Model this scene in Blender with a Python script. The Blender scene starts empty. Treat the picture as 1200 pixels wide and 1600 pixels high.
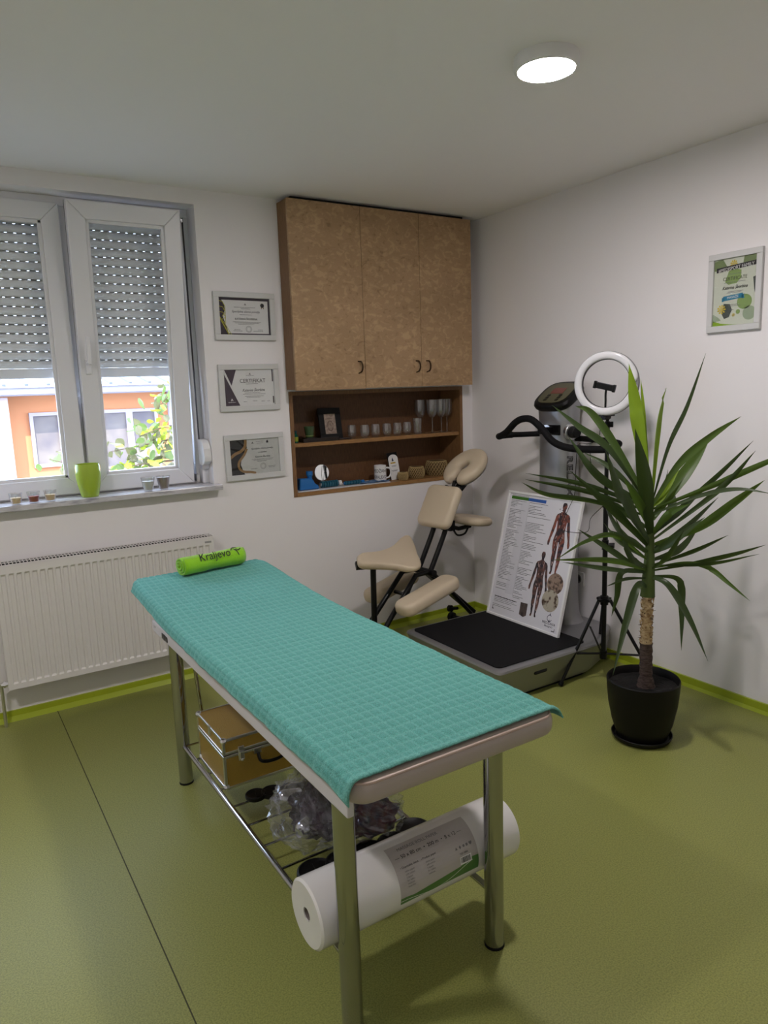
import bpy, bmesh, math, random
from mathutils import Vector, Matrix, noise

# ---------------------------------------------------------------- camera, world, light, exposure
scn = bpy.context.scene
COL = scn.collection
cam_d = bpy.data.cameras.new('camera'); cam = bpy.data.objects.new('camera', cam_d); COL.objects.link(cam)
cam_d.sensor_fit = 'VERTICAL'; cam_d.sensor_height = 36.0; cam_d.sensor_width = 27.0
cam_d.lens = 1119.3 / 1600 * 36.0
cam_d.clip_start = 0.05; cam_d.clip_end = 200
R_ = Vector((0.84277944, -0.537168, -0.03425417)); U_ = Vector((0.11829572, 0.12276327, 0.98536049)); F_ = Vector((0.52509897, 0.83449369, -0.16700704))
m4 = Matrix(((R_.x, U_.x, -F_.x, -3.0822), (R_.y, U_.y, -F_.y, -3.7538), (R_.z, U_.z, -F_.z, 1.5151), (0, 0, 0, 1)))
cam.matrix_world = m4
scn.camera = cam
vs = scn.view_settings
vs.view_transform = 'Standard'; vs.look = 'None'; vs.gamma = 1.0; vs.use_curve_mapping = False
vs.exposure = 0.3

W = bpy.data.worlds.new('daylight'); scn.world = W; W.use_nodes = True
nt = W.node_tree; nt.nodes.clear()
wo = nt.nodes.new('ShaderNodeOutputWorld'); wb = nt.nodes.new('ShaderNodeBackground')
wb.inputs[0].default_value = (0.60, 0.74, 1.0, 1); wb.inputs[1].default_value = 8.0
nt.links.new(wb.outputs[0], wo.inputs[0])

sd = bpy.data.lights.new('sun', 'SUN'); sun = bpy.data.objects.new('sun', sd); COL.objects.link(sun)
sd.energy = 6.0; sd.angle = math.radians(0.6); sd.color = (1.0, 0.93, 0.82)
sun.rotation_euler = Vector((0.35, 0.75, -0.75)).to_track_quat('-Z', 'Y').to_euler()   # falls on the facade outside

LAMP_POS = Vector((-1.256, -1.929, 2.556))
LAMP_EMIT = 215.0

# ---------------------------------------------------------------- materials
MATS = {}
def lin(c):
    return tuple((x / 12.92 if x <= 0.04045 else ((x + 0.055) / 1.055) ** 2.4) for x in (v / 255 for v in c)) + (1,)
def mat(name, col, rough=0.5, metal=0.0, srgb=True, spec=0.5, emit=None, estr=0.0, coat=0.0, trans=0.0, ior=1.45, alpha=1.0, sheen=0.0,
        noise_amt=0.0, noise_scale=20.0, bump=0.0, bump_scale=200.0, col2=None, stretch=(1, 1, 1), detail=4.0, lo=0.35, hi=0.65):
    m = bpy.data.materials.new(name); m.use_nodes = True; t = m.node_tree; b = t.nodes['Principled BSDF']
    c = lin(col) if srgb else tuple(col) + (1,)
    b.inputs['Base Color'].default_value = c
    b.inputs['Roughness'].default_value = rough; b.inputs['Metallic'].default_value = metal
    b.inputs['Specular IOR Level'].default_value = spec; b.inputs['Coat Weight'].default_value = coat
    b.inputs['Transmission Weight'].default_value = trans; b.inputs['IOR'].default_value = ior; b.inputs['Alpha'].default_value = alpha
    b.inputs['Sheen Weight'].default_value = sheen
    if emit: b.inputs['Emission Color'].default_value = tuple(emit) + (1,); b.inputs['Emission Strength'].default_value = estr
    tc = None
    if col2 is not None or noise_amt or bump:
        tc = t.nodes.new('ShaderNodeTexCoord'); mp = t.nodes.new('ShaderNodeMapping'); mp.inputs['Scale'].default_value = stretch
        t.links.new(tc.outputs['Object'], mp.inputs[0])
    if col2 is not None:
        n = t.nodes.new('ShaderNodeTexNoise'); n.inputs['Scale'].default_value = noise_scale; n.inputs['Detail'].default_value = detail
        t.links.new(mp.outputs[0], n.inputs[0])
        r = t.nodes.new('ShaderNodeMapRange'); r.inputs[1].default_value = lo; r.inputs[2].default_value = hi
        t.links.new(n.outputs[0], r.inputs[0])
        x = t.nodes.new('ShaderNodeMix'); x.data_type = 'RGBA'
        x.inputs[6].default_value = c; x.inputs[7].default_value = lin(col2) if srgb else tuple(col2) + (1,)
        t.links.new(r.outputs[0], x.inputs[0]); t.links.new(x.outputs[2], b.inputs['Base Color'])
    if bump:
        n2 = t.nodes.new('ShaderNodeTexNoise'); n2.inputs['Scale'].default_value = bump_scale; n2.inputs['Detail'].default_value = 3
        t.links.new(mp.outputs[0], n2.inputs[0])
        bp = t.nodes.new('ShaderNodeBump'); bp.inputs['Strength'].default_value = bump; bp.inputs['Distance'].default_value = 0.004
        t.links.new(n2.outputs[0], bp.inputs['Height']); t.links.new(bp.outputs[0], b.inputs['Normal'])
    MATS[name] = m
    return m
def thin_glass(name, tint=(1, 1, 1), rough=0.0, refl=1.45, body=0.0, bodycol=(1, 1, 1)):
    m = bpy.data.materials.new(name); m.use_nodes = True; t = m.node_tree; t.nodes.clear()
    o = t.nodes.new('ShaderNodeOutputMaterial'); mx = t.nodes.new('ShaderNodeMixShader'); tr = t.nodes.new('ShaderNodeBsdfTransparent'); g = t.nodes.new('ShaderNodeBsdfGlossy')
    lw = t.nodes.new('ShaderNodeLayerWeight'); lw.inputs[0].default_value = 0.5; pw_ = t.nodes.new('ShaderNodeMath'); pw_.operation = 'POWER'; pw_.inputs[1].default_value = 5.0
    t.links.new(lw.outputs['Facing'], pw_.inputs[0]); f0 = ((refl - 1) / (refl + 1)) ** 2
    fr = t.nodes.new('ShaderNodeMath'); fr.operation = 'MULTIPLY_ADD'; fr.inputs[1].default_value = 1 - f0; fr.inputs[2].default_value = f0; t.links.new(pw_.outputs[0], fr.inputs[0])
    tr.inputs[0].default_value = tuple(tint) + (1,); g.inputs['Roughness'].default_value = rough
    t.links.new(fr.outputs[0], mx.inputs[0])
    src = tr
    if body:
        d = t.nodes.new('ShaderNodeBsdfDiffuse'); d.inputs[0].default_value = tuple(bodycol) + (1,)
        m2 = t.nodes.new('ShaderNodeMixShader'); m2.inputs[0].default_value = body
        t.links.new(tr.outputs[0], m2.inputs[1]); t.links.new(d.outputs[0], m2.inputs[2]); src = m2
    t.links.new(src.outputs[0], mx.inputs[1]); t.links.new(g.outputs[0], mx.inputs[2]); t.links.new(mx.outputs[0], o.inputs[0])
    MATS[name] = m
    return m

M_wall = mat('wall_paint', (0.85, 0.825, 0.825), 0.6, srgb=False, bump=0.06, bump_scale=60, spec=0.3)
M_ceil = mat('ceiling_paint', (0.91, 0.885, 0.875), 0.75, srgb=False, spec=0.2)
M_floor = mat('floor_vinyl', (0.30, 0.315, 0.088), 0.42, srgb=False, col2=(0.20, 0.215, 0.056), noise_scale=230, detail=5, lo=0.40, hi=0.64, spec=0.4)
M_seam = mat('floor_seam', (60, 60, 28), 0.7)
M_skirt = mat('skirting_vinyl', (0.33, 0.40, 0.022), 0.28, srgb=False)
M_pvc = mat('white_pvc', (0.78, 0.78, 0.80), 0.3, srgb=False)
M_pvcdark = mat('rubber_seal', (40, 40, 42), 0.6)
M_slat = mat('shutter_slat', (0.80, 0.80, 0.79), 0.5, srgb=False)
if True:
    t_ = M_slat.node_tree; tr_ = t_.nodes.new('ShaderNodeBsdfTranslucent'); tr_.inputs[0].default_value = (1, 1, 0.98, 1); mx_ = t_.nodes.new('ShaderNodeMixShader'); mx_.inputs[0].default_value = 0.07
    t_.links.new(t_.nodes['Principled BSDF'].outputs[0], mx_.inputs[1]); t_.links.new(tr_.outputs[0], mx_.inputs[2]); t_.links.new(mx_.outputs[0], t_.nodes['Material Output'].inputs[0])
M_slatbar = mat('shutter_bar', (0.82, 0.82, 0.82), 0.45, srgb=False)
M_marble = mat('marble_sill', (200, 198, 200), 0.25, col2=(140, 138, 145), noise_scale=14, detail=8, lo=0.5, hi=0.75, stretch=(1, 4, 4))
M_rad = mat('radiator_enamel', (0.74, 0.72, 0.69), 0.35, srgb=False)
M_dark = mat('painted_gap_shade', (25, 24, 24), 0.8)
M_pane = thin_glass('pane_glass', (0.97, 0.98, 0.98))
M_glass = thin_glass('clear_glass', (0.96, 0.965, 0.97), 0.03, 2.1, 0.03, (0.7, 0.7, 0.72))
M_chrome = mat('chrome', (0.44, 0.44, 0.47), 0.06, 1.0, srgb=False)
M_alu = mat('aluminium', (0.72, 0.72, 0.75), 0.28, 1.0, srgb=False)
M_black = mat('black_plastic', (11, 11, 12), 0.42, spec=0.3)
M_rubber = mat('black_rubber', (15, 15, 17), 0.75, spec=0.25, bump=0.2, bump_scale=300)
M_blackpaint = mat('black_tube', (9, 9, 11), 0.32, spec=0.35)
M_cream = mat('cream_leatherette', (0.60, 0.50, 0.36), 0.42, srgb=False, bump=0.08, bump_scale=350)
M_beige = mat('beige_vinyl', (0.42, 0.36, 0.32), 0.38, srgb=False, bump=0.05, bump_scale=300)
M_rail = mat('white_rail', (0.60, 0.58, 0.60), 0.4, srgb=False)
M_white = mat('white_plastic', (0.80, 0.80, 0.80), 0.35, srgb=False)
M_paper = mat('paper_white', (0.80, 0.80, 0.79), 0.6, srgb=False)
M_ink = mat('ink_black', (28, 27, 30), 0.6)
M_ink2 = mat('ink_grey', (120, 118, 120), 0.6)
M_soil = mat('dark_soil', (12, 10, 8), 0.95, bump=1.0, bump_scale=80)
M_pot = mat('black_pot', (13, 11, 11), 0.5, spec=0.3)
M_spread = None

def wood_mat(name, a, b, scale, stretch, rough=0.45):
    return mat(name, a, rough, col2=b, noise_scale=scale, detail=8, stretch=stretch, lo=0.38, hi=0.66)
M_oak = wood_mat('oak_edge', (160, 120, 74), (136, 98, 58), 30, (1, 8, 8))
M_oakv = wood_mat('oak_niche_shaded', (112, 78, 50), (90, 61, 38), 24, (12, 12, 1))  # back board oak, darkened to carry the shade of the niche
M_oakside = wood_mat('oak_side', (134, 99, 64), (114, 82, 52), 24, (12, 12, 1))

def burl():
    m = bpy.data.materials.new('burl_veneer'); m.use_nodes = True; t = m.node_tree; b = t.nodes['Principled BSDF']; b.inputs['Roughness'].default_value = 0.4
    tc = t.nodes.new('ShaderNodeTexCoord'); mp = t.nodes.new('ShaderNodeMapping'); mp.inputs['Scale'].default_value = (0.8, 1.0, 1.15)
    n = t.nodes.new('ShaderNodeTexNoise'); n.inputs['Scale'].default_value = 30; n.inputs['Detail'].default_value = 8; n.inputs['Distortion'].default_value = 1.0
    n3 = t.nodes.new('ShaderNodeTexNoise'); n3.inputs['Scale'].default_value = 3.0; n3.inputs['Detail'].default_value = 3
    r = t.nodes.new('ShaderNodeValToRGB'); e = r.color_ramp.elements
    e[0].position = 0.30; e[0].color = lin((150, 120, 86)); e[1].position = 0.52; e[1].color = lin((172, 140, 104))
    k = e.new(0.62); k.color = lin((190, 158, 118)); k = e.new(0.42); k.color = lin((176, 143, 105))
    x = t.nodes.new('ShaderNodeMix'); x.data_type = 'RGBA'; x.blend_type = 'MULTIPLY'; x.inputs[0].default_value = 0.6
    r3 = t.nodes.new('ShaderNodeValToRGB'); r3.color_ramp.elements[0].color = (0.72, 0.70, 0.66, 1); r3.color_ramp.elements[0].position = 0.35; r3.color_ramp.elements[1].color = (1, 1, 1, 1); r3.color_ramp.elements[1].position = 0.65
    L = t.links.new
    L(tc.outputs['Object'], mp.inputs[0]); L(mp.outputs[0], n.inputs[0]); L(mp.outputs[0], n3.inputs[0]); L(n.outputs[0], r.inputs[0]); L(n3.outputs[0], r3.inputs[0])
    L(r.outputs[0], x.inputs[6]); L(r3.outputs[0], x.inputs[7]); L(x.outputs[2], b.inputs['Base Color'])
    return m
M_burl = burl()

# ---------------------------------------------------------------- mesh helpers
class MB:
    def __init__(s): s.v = []; s.f = []
    def add(s, vs_, fs):
        o = len(s.v); s.v += [tuple(v) for v in vs_]; s.f += [tuple(i + o for i in f) for f in fs]; return s
    def box(s, a, b, M=None):
        x0, y0, z0 = a; x1, y1, z1 = b
        vs_ = [Vector(p) for p in ((x0, y0, z0), (x1, y0, z0), (x1, y1, z0), (x0, y1, z0), (x0, y0, z1), (x1, y0, z1), (x1, y1, z1), (x0, y1, z1))]
        if M: vs_ = [M @ v for v in vs_]
        return s.add(vs_, [(0, 3, 2, 1), (4, 5, 6, 7), (0, 1, 5, 4), (1, 2, 6, 5), (2, 3, 7, 6), (3, 0, 4, 7)])
    def tube(s, pts, r, n=12, closed=False, caps=True, flat=1.0):
        pts = [Vector(p) for p in pts]; rr = r if isinstance(r, (list, tuple)) else [r] * len(pts)
        N = len(pts); rings = []; up = None
        for i, p in enumerate(pts):
            if closed: t = pts[(i + 1) % N] - pts[i - 1]
            else: t = pts[min(i + 1, N - 1)] - pts[max(i - 1, 0)]
            t.normalize()
            if up is None:
                up = Vector((0, 0, 1)) if abs(t.z) < 0.9 else Vector((0, 1, 0))
            a = t.cross(up)
            if a.length < 1e-6: a = t.cross(Vector((1, 0, 0)))
            a.normalize(); bb = a.cross(t).normalized(); up = bb
            rings.append([p + (a * math.cos(2 * math.pi * k / n) + bb * math.sin(2 * math.pi * k / n) * flat) * rr[i] for k in range(n)])
        vs_ = [v for ring in rings for v in ring]; fs = []
        for i in range(N if closed else N - 1):
            j = (i + 1) % N
            for k in range(n):
                l = (k + 1) % n
                fs.append((i * n + k, i * n + l, j * n + l, j * n + k))
        if caps and not closed:
            fs.append(tuple(range(n - 1, -1, -1))); fs.append(tuple((N - 1) * n + k for k in range(n)))
        return s.add(vs_, fs)
    def lathe(s, prof, n=24, c=(0, 0, 0), capb=True, capt=False, M=None):
        vs_ = []; fs = []
        for (r, z) in prof:
            for k in range(n):
                a = 2 * math.pi * k / n; v = Vector((r * math.cos(a), r * math.sin(a), z))
                if M: v = M @ v
                vs_.append(v + Vector(c))
        for i in range(len(prof) - 1):
            for k in range(n):
                l = (k + 1) % n; fs.append((i * n + k, i * n + l, (i + 1) * n + l, (i + 1) * n + k))
        if capb: fs.append(tuple(range(n - 1, -1, -1)))
        if capt: fs.append(tuple((len(prof) - 1) * n + k for k in range(n)))
        return s.add(vs_, fs)
    def prism(s, poly, d, M=None):
        """poly in xy, extruded 0..d in z, then mapped by M"""
        n = len(poly); vs_ = [Vector((x, y, 0)) for x, y in poly] + [Vector((x, y, d)) for x, y in poly]
        if M: vs_ = [M @ v for v in vs_]
        return s.add(vs_, [tuple(range(n - 1, -1, -1)), tuple(range(n, 2 * n))] + [(i, (i + 1) % n, n + (i + 1) % n, n + i) for i in range(n)])
    def face(s, pts): return s.add(pts, [tuple(range(len(pts)))])
    def mesh(s, name):
        me = bpy.data.meshes.new(name); me.from_pydata(s.v, [], s.f)
        bm = bmesh.new(); bm.from_mesh(me); bmesh.ops.recalc_face_normals(bm, faces=bm.faces); bm.to_mesh(me); bm.free(); me.update(); return me

WORLD = {}
def wm(o): return WORLD.get(o.name, Matrix.Identity(4))
def obj(name, mb, m, parent=None, smooth=False, bevel=0.0, loc=None, subd=0, seg=2, mesh=None):
    me = mesh or mb.mesh(name)
    if m is not None and not me.materials: me.materials.append(m)
    o = bpy.data.objects.new(name, me); COL.objects.link(o)
    if smooth and mesh is None:
        me.polygons.foreach_set('use_smooth', [True] * len(me.polygons))
    if parent is not None:
        o.parent = parent; o.matrix_parent_inverse = wm(parent).inverted()
    if loc is not None: o.location = loc; WORLD[o.name] = Matrix.Translation(loc)
    else: WORLD[o.name] = Matrix.Identity(4)
    if bevel:
        b = o.modifiers.new('bevel', 'BEVEL'); b.width = bevel; b.segments = seg; b.limit_method = 'ANGLE'; b.angle_limit = math.radians(40)
        if smooth: b.harden_normals = False
    if subd:
        q = o.modifiers.new('subd', 'SUBSURF'); q.levels = subd; q.render_levels = subd
    if smooth and not subd:
        try:
            with_angle(me)
        except Exception: pass
    return o
def with_angle(me, ang=math.radians(38)):
    bm = bmesh.new(); bm.from_mesh(me)
    for e in bm.edges:
        e.smooth = not (len(e.link_faces) == 2 and e.calc_face_angle(0) > ang)
    bm.to_mesh(me); bm.free()
def tag(o, label=None, cat=None, group=None, kind=None):
    if label: o['label'] = label
    if cat: o['category'] = cat
    if group: o['group'] = group
    if kind: o['kind'] = kind
    return o
def thing(name, label, cat, loc=(0, 0, 0), group=None, kind=None):
    o = bpy.data.objects.new(name, None); COL.objects.link(o); o.location = loc; o.empty_display_size = 0.05
    WORLD[o.name] = Matrix.Translation(loc)
    return tag(o, label, cat, group, kind)
KIDS = {}
def copy_tree(o, loc=None, label=None, rotz=None, parent=None):
    c = o.copy(); COL.objects.link(c)
    if parent is not None: c.parent = parent
    if loc is not None: c.location = loc
    if rotz is not None: c.rotation_euler = (0, 0, rotz)
    if label: c['label'] = label
    for ch in [x for x in ALLOBJ() if x.parent == o]:
        copy_tree(ch, parent=c)
    return c
def ALLOBJ(): return list(bpy.data.objects)
def spline(P, n=8):
    P = [Vector(p) for p in P]; out = []
    if len(P) < 3: return P
    Q = [P[0] * 2 - P[1]] + P + [P[-1] * 2 - P[-2]]
    for i in range(1, len(Q) - 2):
        for k in range(n):
            t = k / n; a, b, c, d = Q[i - 1], Q[i], Q[i + 1], Q[i + 2]
            out.append(0.5 * ((2 * b) + (c - a) * t + (2 * a - 5 * b + 4 * c - d) * t * t + (3 * b - a - 3 * c + d) * t ** 3))
    out.append(P[-1]); return out
def rrect(w, h, r, n=6):
    pts = []
    for cx, cy, a0 in ((w / 2 - r, h / 2 - r, 0), (-w / 2 + r, h / 2 - r, 90), (-w / 2 + r, -h / 2 + r, 180), (w / 2 - r, -h / 2 + r, 270)):
        for k in range(n + 1):
            a = math.radians(a0 + 90 * k / n); pts.append((cx + r * math.cos(a), cy + r * math.sin(a)))
    return pts
def basis(o, x, y, z=None):
    x = Vector(x).normalized(); y = Vector(y).normalized(); z = Vector(z).normalized() if z else x.cross(y).normalized()
    return Matrix(((x.x, y.x, z.x, o[0]), (x.y, y.y, z.y, o[1]), (x.z, y.z, z.z, o[2]), (0, 0, 0, 1)))
def text_mesh(s, size, ext=0.0003, shear=0.0, align='CENTER', sx=1.0):
    cu = bpy.data.curves.new('lettering', 'FONT'); cu.body = s; cu.size = size; cu.extrude = ext; cu.shear = shear; cu.align_x = align; cu.resolution_u = 3
    o = bpy.data.objects.new('lettering', cu); COL.objects.link(o)
    dg = bpy.context.evaluated_depsgraph_get(); me = bpy.data.meshes.new_from_object(o.evaluated_get(dg))
    bpy.data.objects.remove(o); bpy.data.curves.remove(cu)
    if sx != 1.0:
        for v in me.vertices: v.co.x *= sx
    return me
def text(s, size, M, m, parent, name='lettering', **k):
    me = text_mesh(s, size, **k); me.transform(M); me.materials.clear(); me.materials.append(m)
    return obj(name, None, None, parent, mesh=me)
def pad(M, poly_fn, h, name, m, parent, rings=4, er=None):
    """soft pad: outline poly_fn(inset)->list of (x,y); thickness h, rounded edges"""
    er = er or h / 2; mb = MB(); lay = []
    K = rings
    for k in range(K + 1):
        a = math.pi / 2 * k / K - math.pi / 2 ; lay.append((er * (1 - math.cos(a)), -h / 2 + er + er * math.sin(a)))
    for k in range(K + 1):
        a = math.pi / 2 * k / K; lay.append((er * (1 - math.cos(a)), h / 2 - er + er * math.sin(a)))
    base = poly_fn(0); n = len(base); vs_ = []; fs = []
    for ins, z in lay:
        for x, y in poly_fn(ins): vs_.append(M @ Vector((x, y, z)))
    for i in range(len(lay) - 1):
        for k in range(n):
            l = (k + 1) % n; fs.append((i * n + k, i * n + l, (i + 1) * n + l, (i + 1) * n + k))
    fs.append(tuple(range(n - 1, -1, -1))); fs.append(tuple((len(lay) - 1) * n + k for k in range(n)))
    mb.add(vs_, fs)
    return obj(name, mb, m, parent, smooth=True)

# ---------------------------------------------------------------- the room
H = 2.556; XL = -4.9; YR = -3.98; WT = 0.30
def struct(name, mb, m, **k): return tag(obj(name, mb, m, **k), kind='structure')
struct('floor', MB().box((XL - 0.2, YR - 0.2, -0.08), (0.2, 0.3, 0)), M_floor)
obj('floor_seam', MB().box((-2.698, YR, -0.001), (-2.6945, -0.013, 0.0006)), M_seam, parent=bpy.data.objects['floor'])
struct('ceiling', MB().box((XL - 0.2, YR - 0.2, H), (0.2, 0.3, H + 0.15)), M_ceil)
NX0, NX1, NZ0, NZ1 = -1.332, -0.082, 0.922, 1.527          # niche opening
WX0, WX1, WZ0, WZ1 = -3.55, -1.80, 1.018, 2.482             # window opening
b = MB()
b.box((XL - 0.2, 0, 0), (0.2, WT, NZ0)); 
b.box((XL - 0.2, 0, NZ0), (WX0, WT, H)); b.box((WX0, 0, NZ0), (WX1, WT, WZ0)); b.box((WX0, 0, WZ1), (WX1, WT, H))
b.box((WX1, 0, NZ0), (NX0, WT, H)); b.box((NX0, 0, NZ1), (NX1, WT, H)); b.box((NX1, 0, NZ0), (0.2, WT, H)); b.box((NX0, 0.235, NZ0), (NX1, WT, NZ1))
struct('wall_back', b, M_wall)
struct('wall_right', MB().box((0, YR - 0.2, 0), (0.2, 0.0, H)), M_wall)
struct('wall_left', MB().box((XL - 0.2, YR - 0.2, 0), (XL, 0.0, H)), M_wall)
struct('wall_rear', MB().box((XL, YR - 0.2, 0), (0, YR, H)), M_wall)
def cove(a, b_):
    return [(0, 0), (a, 0), (a, 0.012), (0.010, b_ - 0.004), (0.006, b_), (0, b_)]
bb = MB(); bb.box((XL, -0.011, 0), (-0.001, 0, 0.048)); bb.prism([(0, 0), (0.03, 0), (0.011, 0.02), (0, 0.02)], XL * -1 - 0.03, basis((XL, -0.001, 0), (0, -1, 0), (0, 0, 1), (1, 0, 0)))
struct('baseboard_back', bb, M_skirt)
bb = MB(); bb.box((-0.011, YR, 0), (0, -0.012, 0.048)); bb.prism([(0, 0), (0.022, 0), (0.011, 0.014), (0, 0.014)], 3.96, basis((-0.001, YR, 0), (-1, 0, 0), (0, 0, 1), (0, 1, 0)))
struct('baseboard_right', bb, M_skirt)

# ---------------------------------------------------------------- ceiling lamp
M_led = mat('led_diffuser', (1, 1, 1), 0.5, srgb=False, emit=(1.0, 0.925, 0.935), estr=LAMP_EMIT)
for c, lab in ((LAMP_POS, 'round white glowing LED lamp on the ceiling near the right wall'), (Vector((-3.64, -1.93, 2.556)), 'round white glowing LED lamp on the ceiling left of the window, outside the picture')):
 t = thing('ceiling_lamp', lab, 'lamp', c)
 obj('housing', MB().lathe([(0.104, 0), (0.104, -0.033), (0.101, -0.038), (0.092, -0.040), (0.092, -0.036), (0.0, -0.036)], 48, c, capb=True), M_white, t, smooth=True)
 obj('diffuser', MB().lathe([(0.0905, -0.0365), (0.0905, -0.0398), (0.088, -0.0406), (0.0001, -0.0410)], 48, c, capb=True), M_led, t)

# ---------------------------------------------------------------- window
w = thing('window_1', 'white plastic window with two sashes, the right one tilted inwards, shutters half down', None, (-2.6, 0.13, WZ0), kind='structure')
FY0, FY1 = 0.10, 0.175
ZT = 2.47
fr = MB()
fr.box((WX0, FY0 + 0.02, WZ0), (WX1, FY1, 1.062)); fr.box((WX0, FY0 + 0.02, 2.44), (WX1, FY1, WZ1)); fr.box((WX1 - 0.055, FY0 + 0.02, 1.062), (WX1, FY1, 2.44)); fr.box((WX0, FY0 + 0.02, 1.062), (WX0 + 0.055, FY1, 2.44))
fr.box((-2.45, FY0 + 0.03, 1.062), (-2.385, FY1, 2.44))
obj('window_frame', fr, M_pvc, w, bevel=0.003)
stp = MB(); stp.box((-1.90, 0.157, 1.06), (-1.853, 0.176, 2.445)); stp.box((-2.44, 0.157, 1.06), (-2.39, 0.176, 2.445)); stp.box((WX0, 0.157, 1.06), (WX1, 0.176, 1.085)); stp.box((WX0, 0.157, 2.42), (WX1, 0.176, 2.445))
obj('frame_rebate', stp, M_pvc, w)
def sash(x0, x1, z0, z1, M, fw=0.082, handle=False):
    s = MB(); d = 0.055
    def pr(poly): 
        s.prism([(x, z) for x, z in poly], d, M @ basis((0, 0, 0), (1, 0, 0), (0, 0, 1), (0, 1, 0)))
    # mitred outer members
    o = [(x0, z0), (x1, z0), (x1, z1), (x0, z1)]; i_ = [(x0 + fw, z0 + fw), (x1 - fw, z0 + fw), (x1 - fw, z1 - fw), (x0 + fw, z1 - fw)]
    for k in range(4):
        l = (k + 1) % 4; pr([o[k], o[l], i_[l], i_[k]])
    so = obj('sash', s, M_pvc, w, bevel=0.004)
    g = MB(); q = 0.016
    for a, b_ in (((x0 + fw - 0.002, 0.012, z0 + fw - 0.002), (x1 - fw + 0.002, 0.03, z0 + fw + q)), ((x0 + fw - 0.002, 0.012, z1 - fw - q), (x1 - fw + 0.002, 0.03, z1 - fw + 0.002)),
                  ((x0 + fw - 0.002, 0.012, z0 + fw), (x0 + fw + q, 0.03, z1 - fw)), ((x1 - fw - q, 0.012, z0 + fw), (x1 - fw + 0.002, 0.03, z1 - fw))):
        g.box(a, b_, M)
    obj('glazing_bead', g, M_pvc, so, bevel=0.003)
    obj('glass_pane', MB().box((x0 + fw + q - 0.004, 0.030, z0 + fw + q - 0.004), (x1 - fw - q + 0.004, 0.034, z1 - fw - q + 0.004), M), M_pane, so)
    e = MB(); 
    for a, b_ in (((x0 - 0.001, 0.045, z0), (x0 + 0.004, 0.05, z1)), ((x1 - 0.004, 0.045, z0), (x1 + 0.001, 0.05, z1))): e.box(a, b_, M)
    obj('seal', e, M_pvcdark, so)
    if handle:
        h = MB(); hx = x0 + 0.038; hz = 1.70
        h.box((hx - 0.014, -0.008, hz - 0.055), (hx + 0.014, 0.0, hz + 0.02), M)
        h.tube([M @ Vector((hx, -0.004, hz)), M @ Vector((hx, -0.04, hz))], 0.009, 12)
        h.box((hx - 0.010, -0.050, hz - 0.004), (hx + 0.010, -0.036, hz + 0.125), M)
        obj('handle', h, M_pvc, so, bevel=0.004)
    return so
Ml = Matrix.Translation((0, 0.10, 0))
sash(-3.47, -2.428, 1.056, 2.448, Ml)
tilt = math.asin(0.104 / 1.40)
Mr = Matrix.Translation((0, 0.098, 1.056)) @ Matrix.Rotation(tilt, 4, 'X') @ Matrix.Translation((0, 0, -1.056))
sash(-2.412, -1.876, 1.056, 2.450, Mr, handle=True)
hm = MB(); hm.box((-1.868, 0.075, 1.062), (-1.852, 0.12, 1.10)); hm.box((-1.868, 0.02, 2.395), (-1.858, 0.12, 2.41)); hm.tube([(-1.866, 0.02, 2.40), (-1.862, 0.10, 2.25)], 0.004, 8)
obj('hinge', hm, M_alu, w)
sl = MB(); sl.box((WX0, -0.062, 1.020), (-1.772, 0.0, 1.048)); sl.box((WX0, -0.001, 1.0185), (WX1, 0.12, 1.048))
obj('window_sill', sl, M_marble, w, bevel=0.004)
# shutters: countable slats with light slots
pitch = 0.0425
def slat_mesh(x0, x1):
    s = MB(); n = 5; hh = pitch - 0.0075
    prof = [(0.0, 0.0), (-0.0035, hh * 0.25), (-0.0045, hh * 0.5), (-0.0035, hh * 0.75), (0.0, hh)]
    for k in range(4):
        (y0, z0), (y1, z1) = prof[k], prof[k + 1]
        s.add([(x0, y0, z0), (x1, y0, z0), (x1, y1, z1), (x0, y1, z1)], [(0, 1, 2, 3)])
    s.add([(x0, 0.006, 0), (x1, 0.006, 0), (x1, 0.006, hh), (x0, 0.006, hh)], [(0, 1, 2, 3)])
    s.add([(x0, 0, 0), (x1, 0, 0), (x1, 0.006, 0), (x0, 0.006, 0)], [(0, 1, 2, 3)])
    s.add([(x0, 0, hh), (x1, 0, hh), (x1, 0.006, hh), (x0, 0.006, hh)], [(0, 1, 2, 3)])
    x = x0; P = 0.040; sw = 0.0118                       # link strip with open slots
    while x < x1 - 0.001:
        e = min(x + P - sw, x1); s.box((x, 0.001, hh), (e, 0.004, pitch)); x += P
    s.box((x0, 0.001, hh), (x1, 0.004, hh + 0.0030)); s.box((x0, 0.001, pitch - 0.0030), (x1, 0.004, pitch))
    return s
for (x0, x1) in ((-3.53, -2.43), (-2.41, -1.82)):
    sh = MB(); sh.box((x0, 0.196, 1.632), (x1, 0.212, 1.680))
    rs = obj('roller_shutter', sh, M_slatbar, w, bevel=0.003)
    base = None; me = None
    for k in range(20):
        z = 1.681 + k * pitch
        if z > 2.47: break
        if me is None: o = obj('slat', slat_mesh(x0, x1), M_slat, rs, loc=(0, 0.20, z)); me = o.data
        else: o = obj('slat', None, None, rs, mesh=me, loc=(0, 0.20, z))
gd = MB()
for x in (-1.825, -2.425, -3.52): gd.box((x - 0.012, 0.18, 1.03), (x + 0.02, 0.225, 2.48))
obj('shutter_guide', gd, M_pvc, w)
st = MB(); st.box((-1.838, 0.078, 1.285), (-1.8365, 0.100, 2.43))
sx = thing('shutter_strap', 'grey roller shutter strap running down into its white winder beside the window', 'shutter strap', (-1.81, 0.06, 1.2))
obj('strap', st, mat('strap_grey', (66, 64, 66), 0.8), sx)
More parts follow.
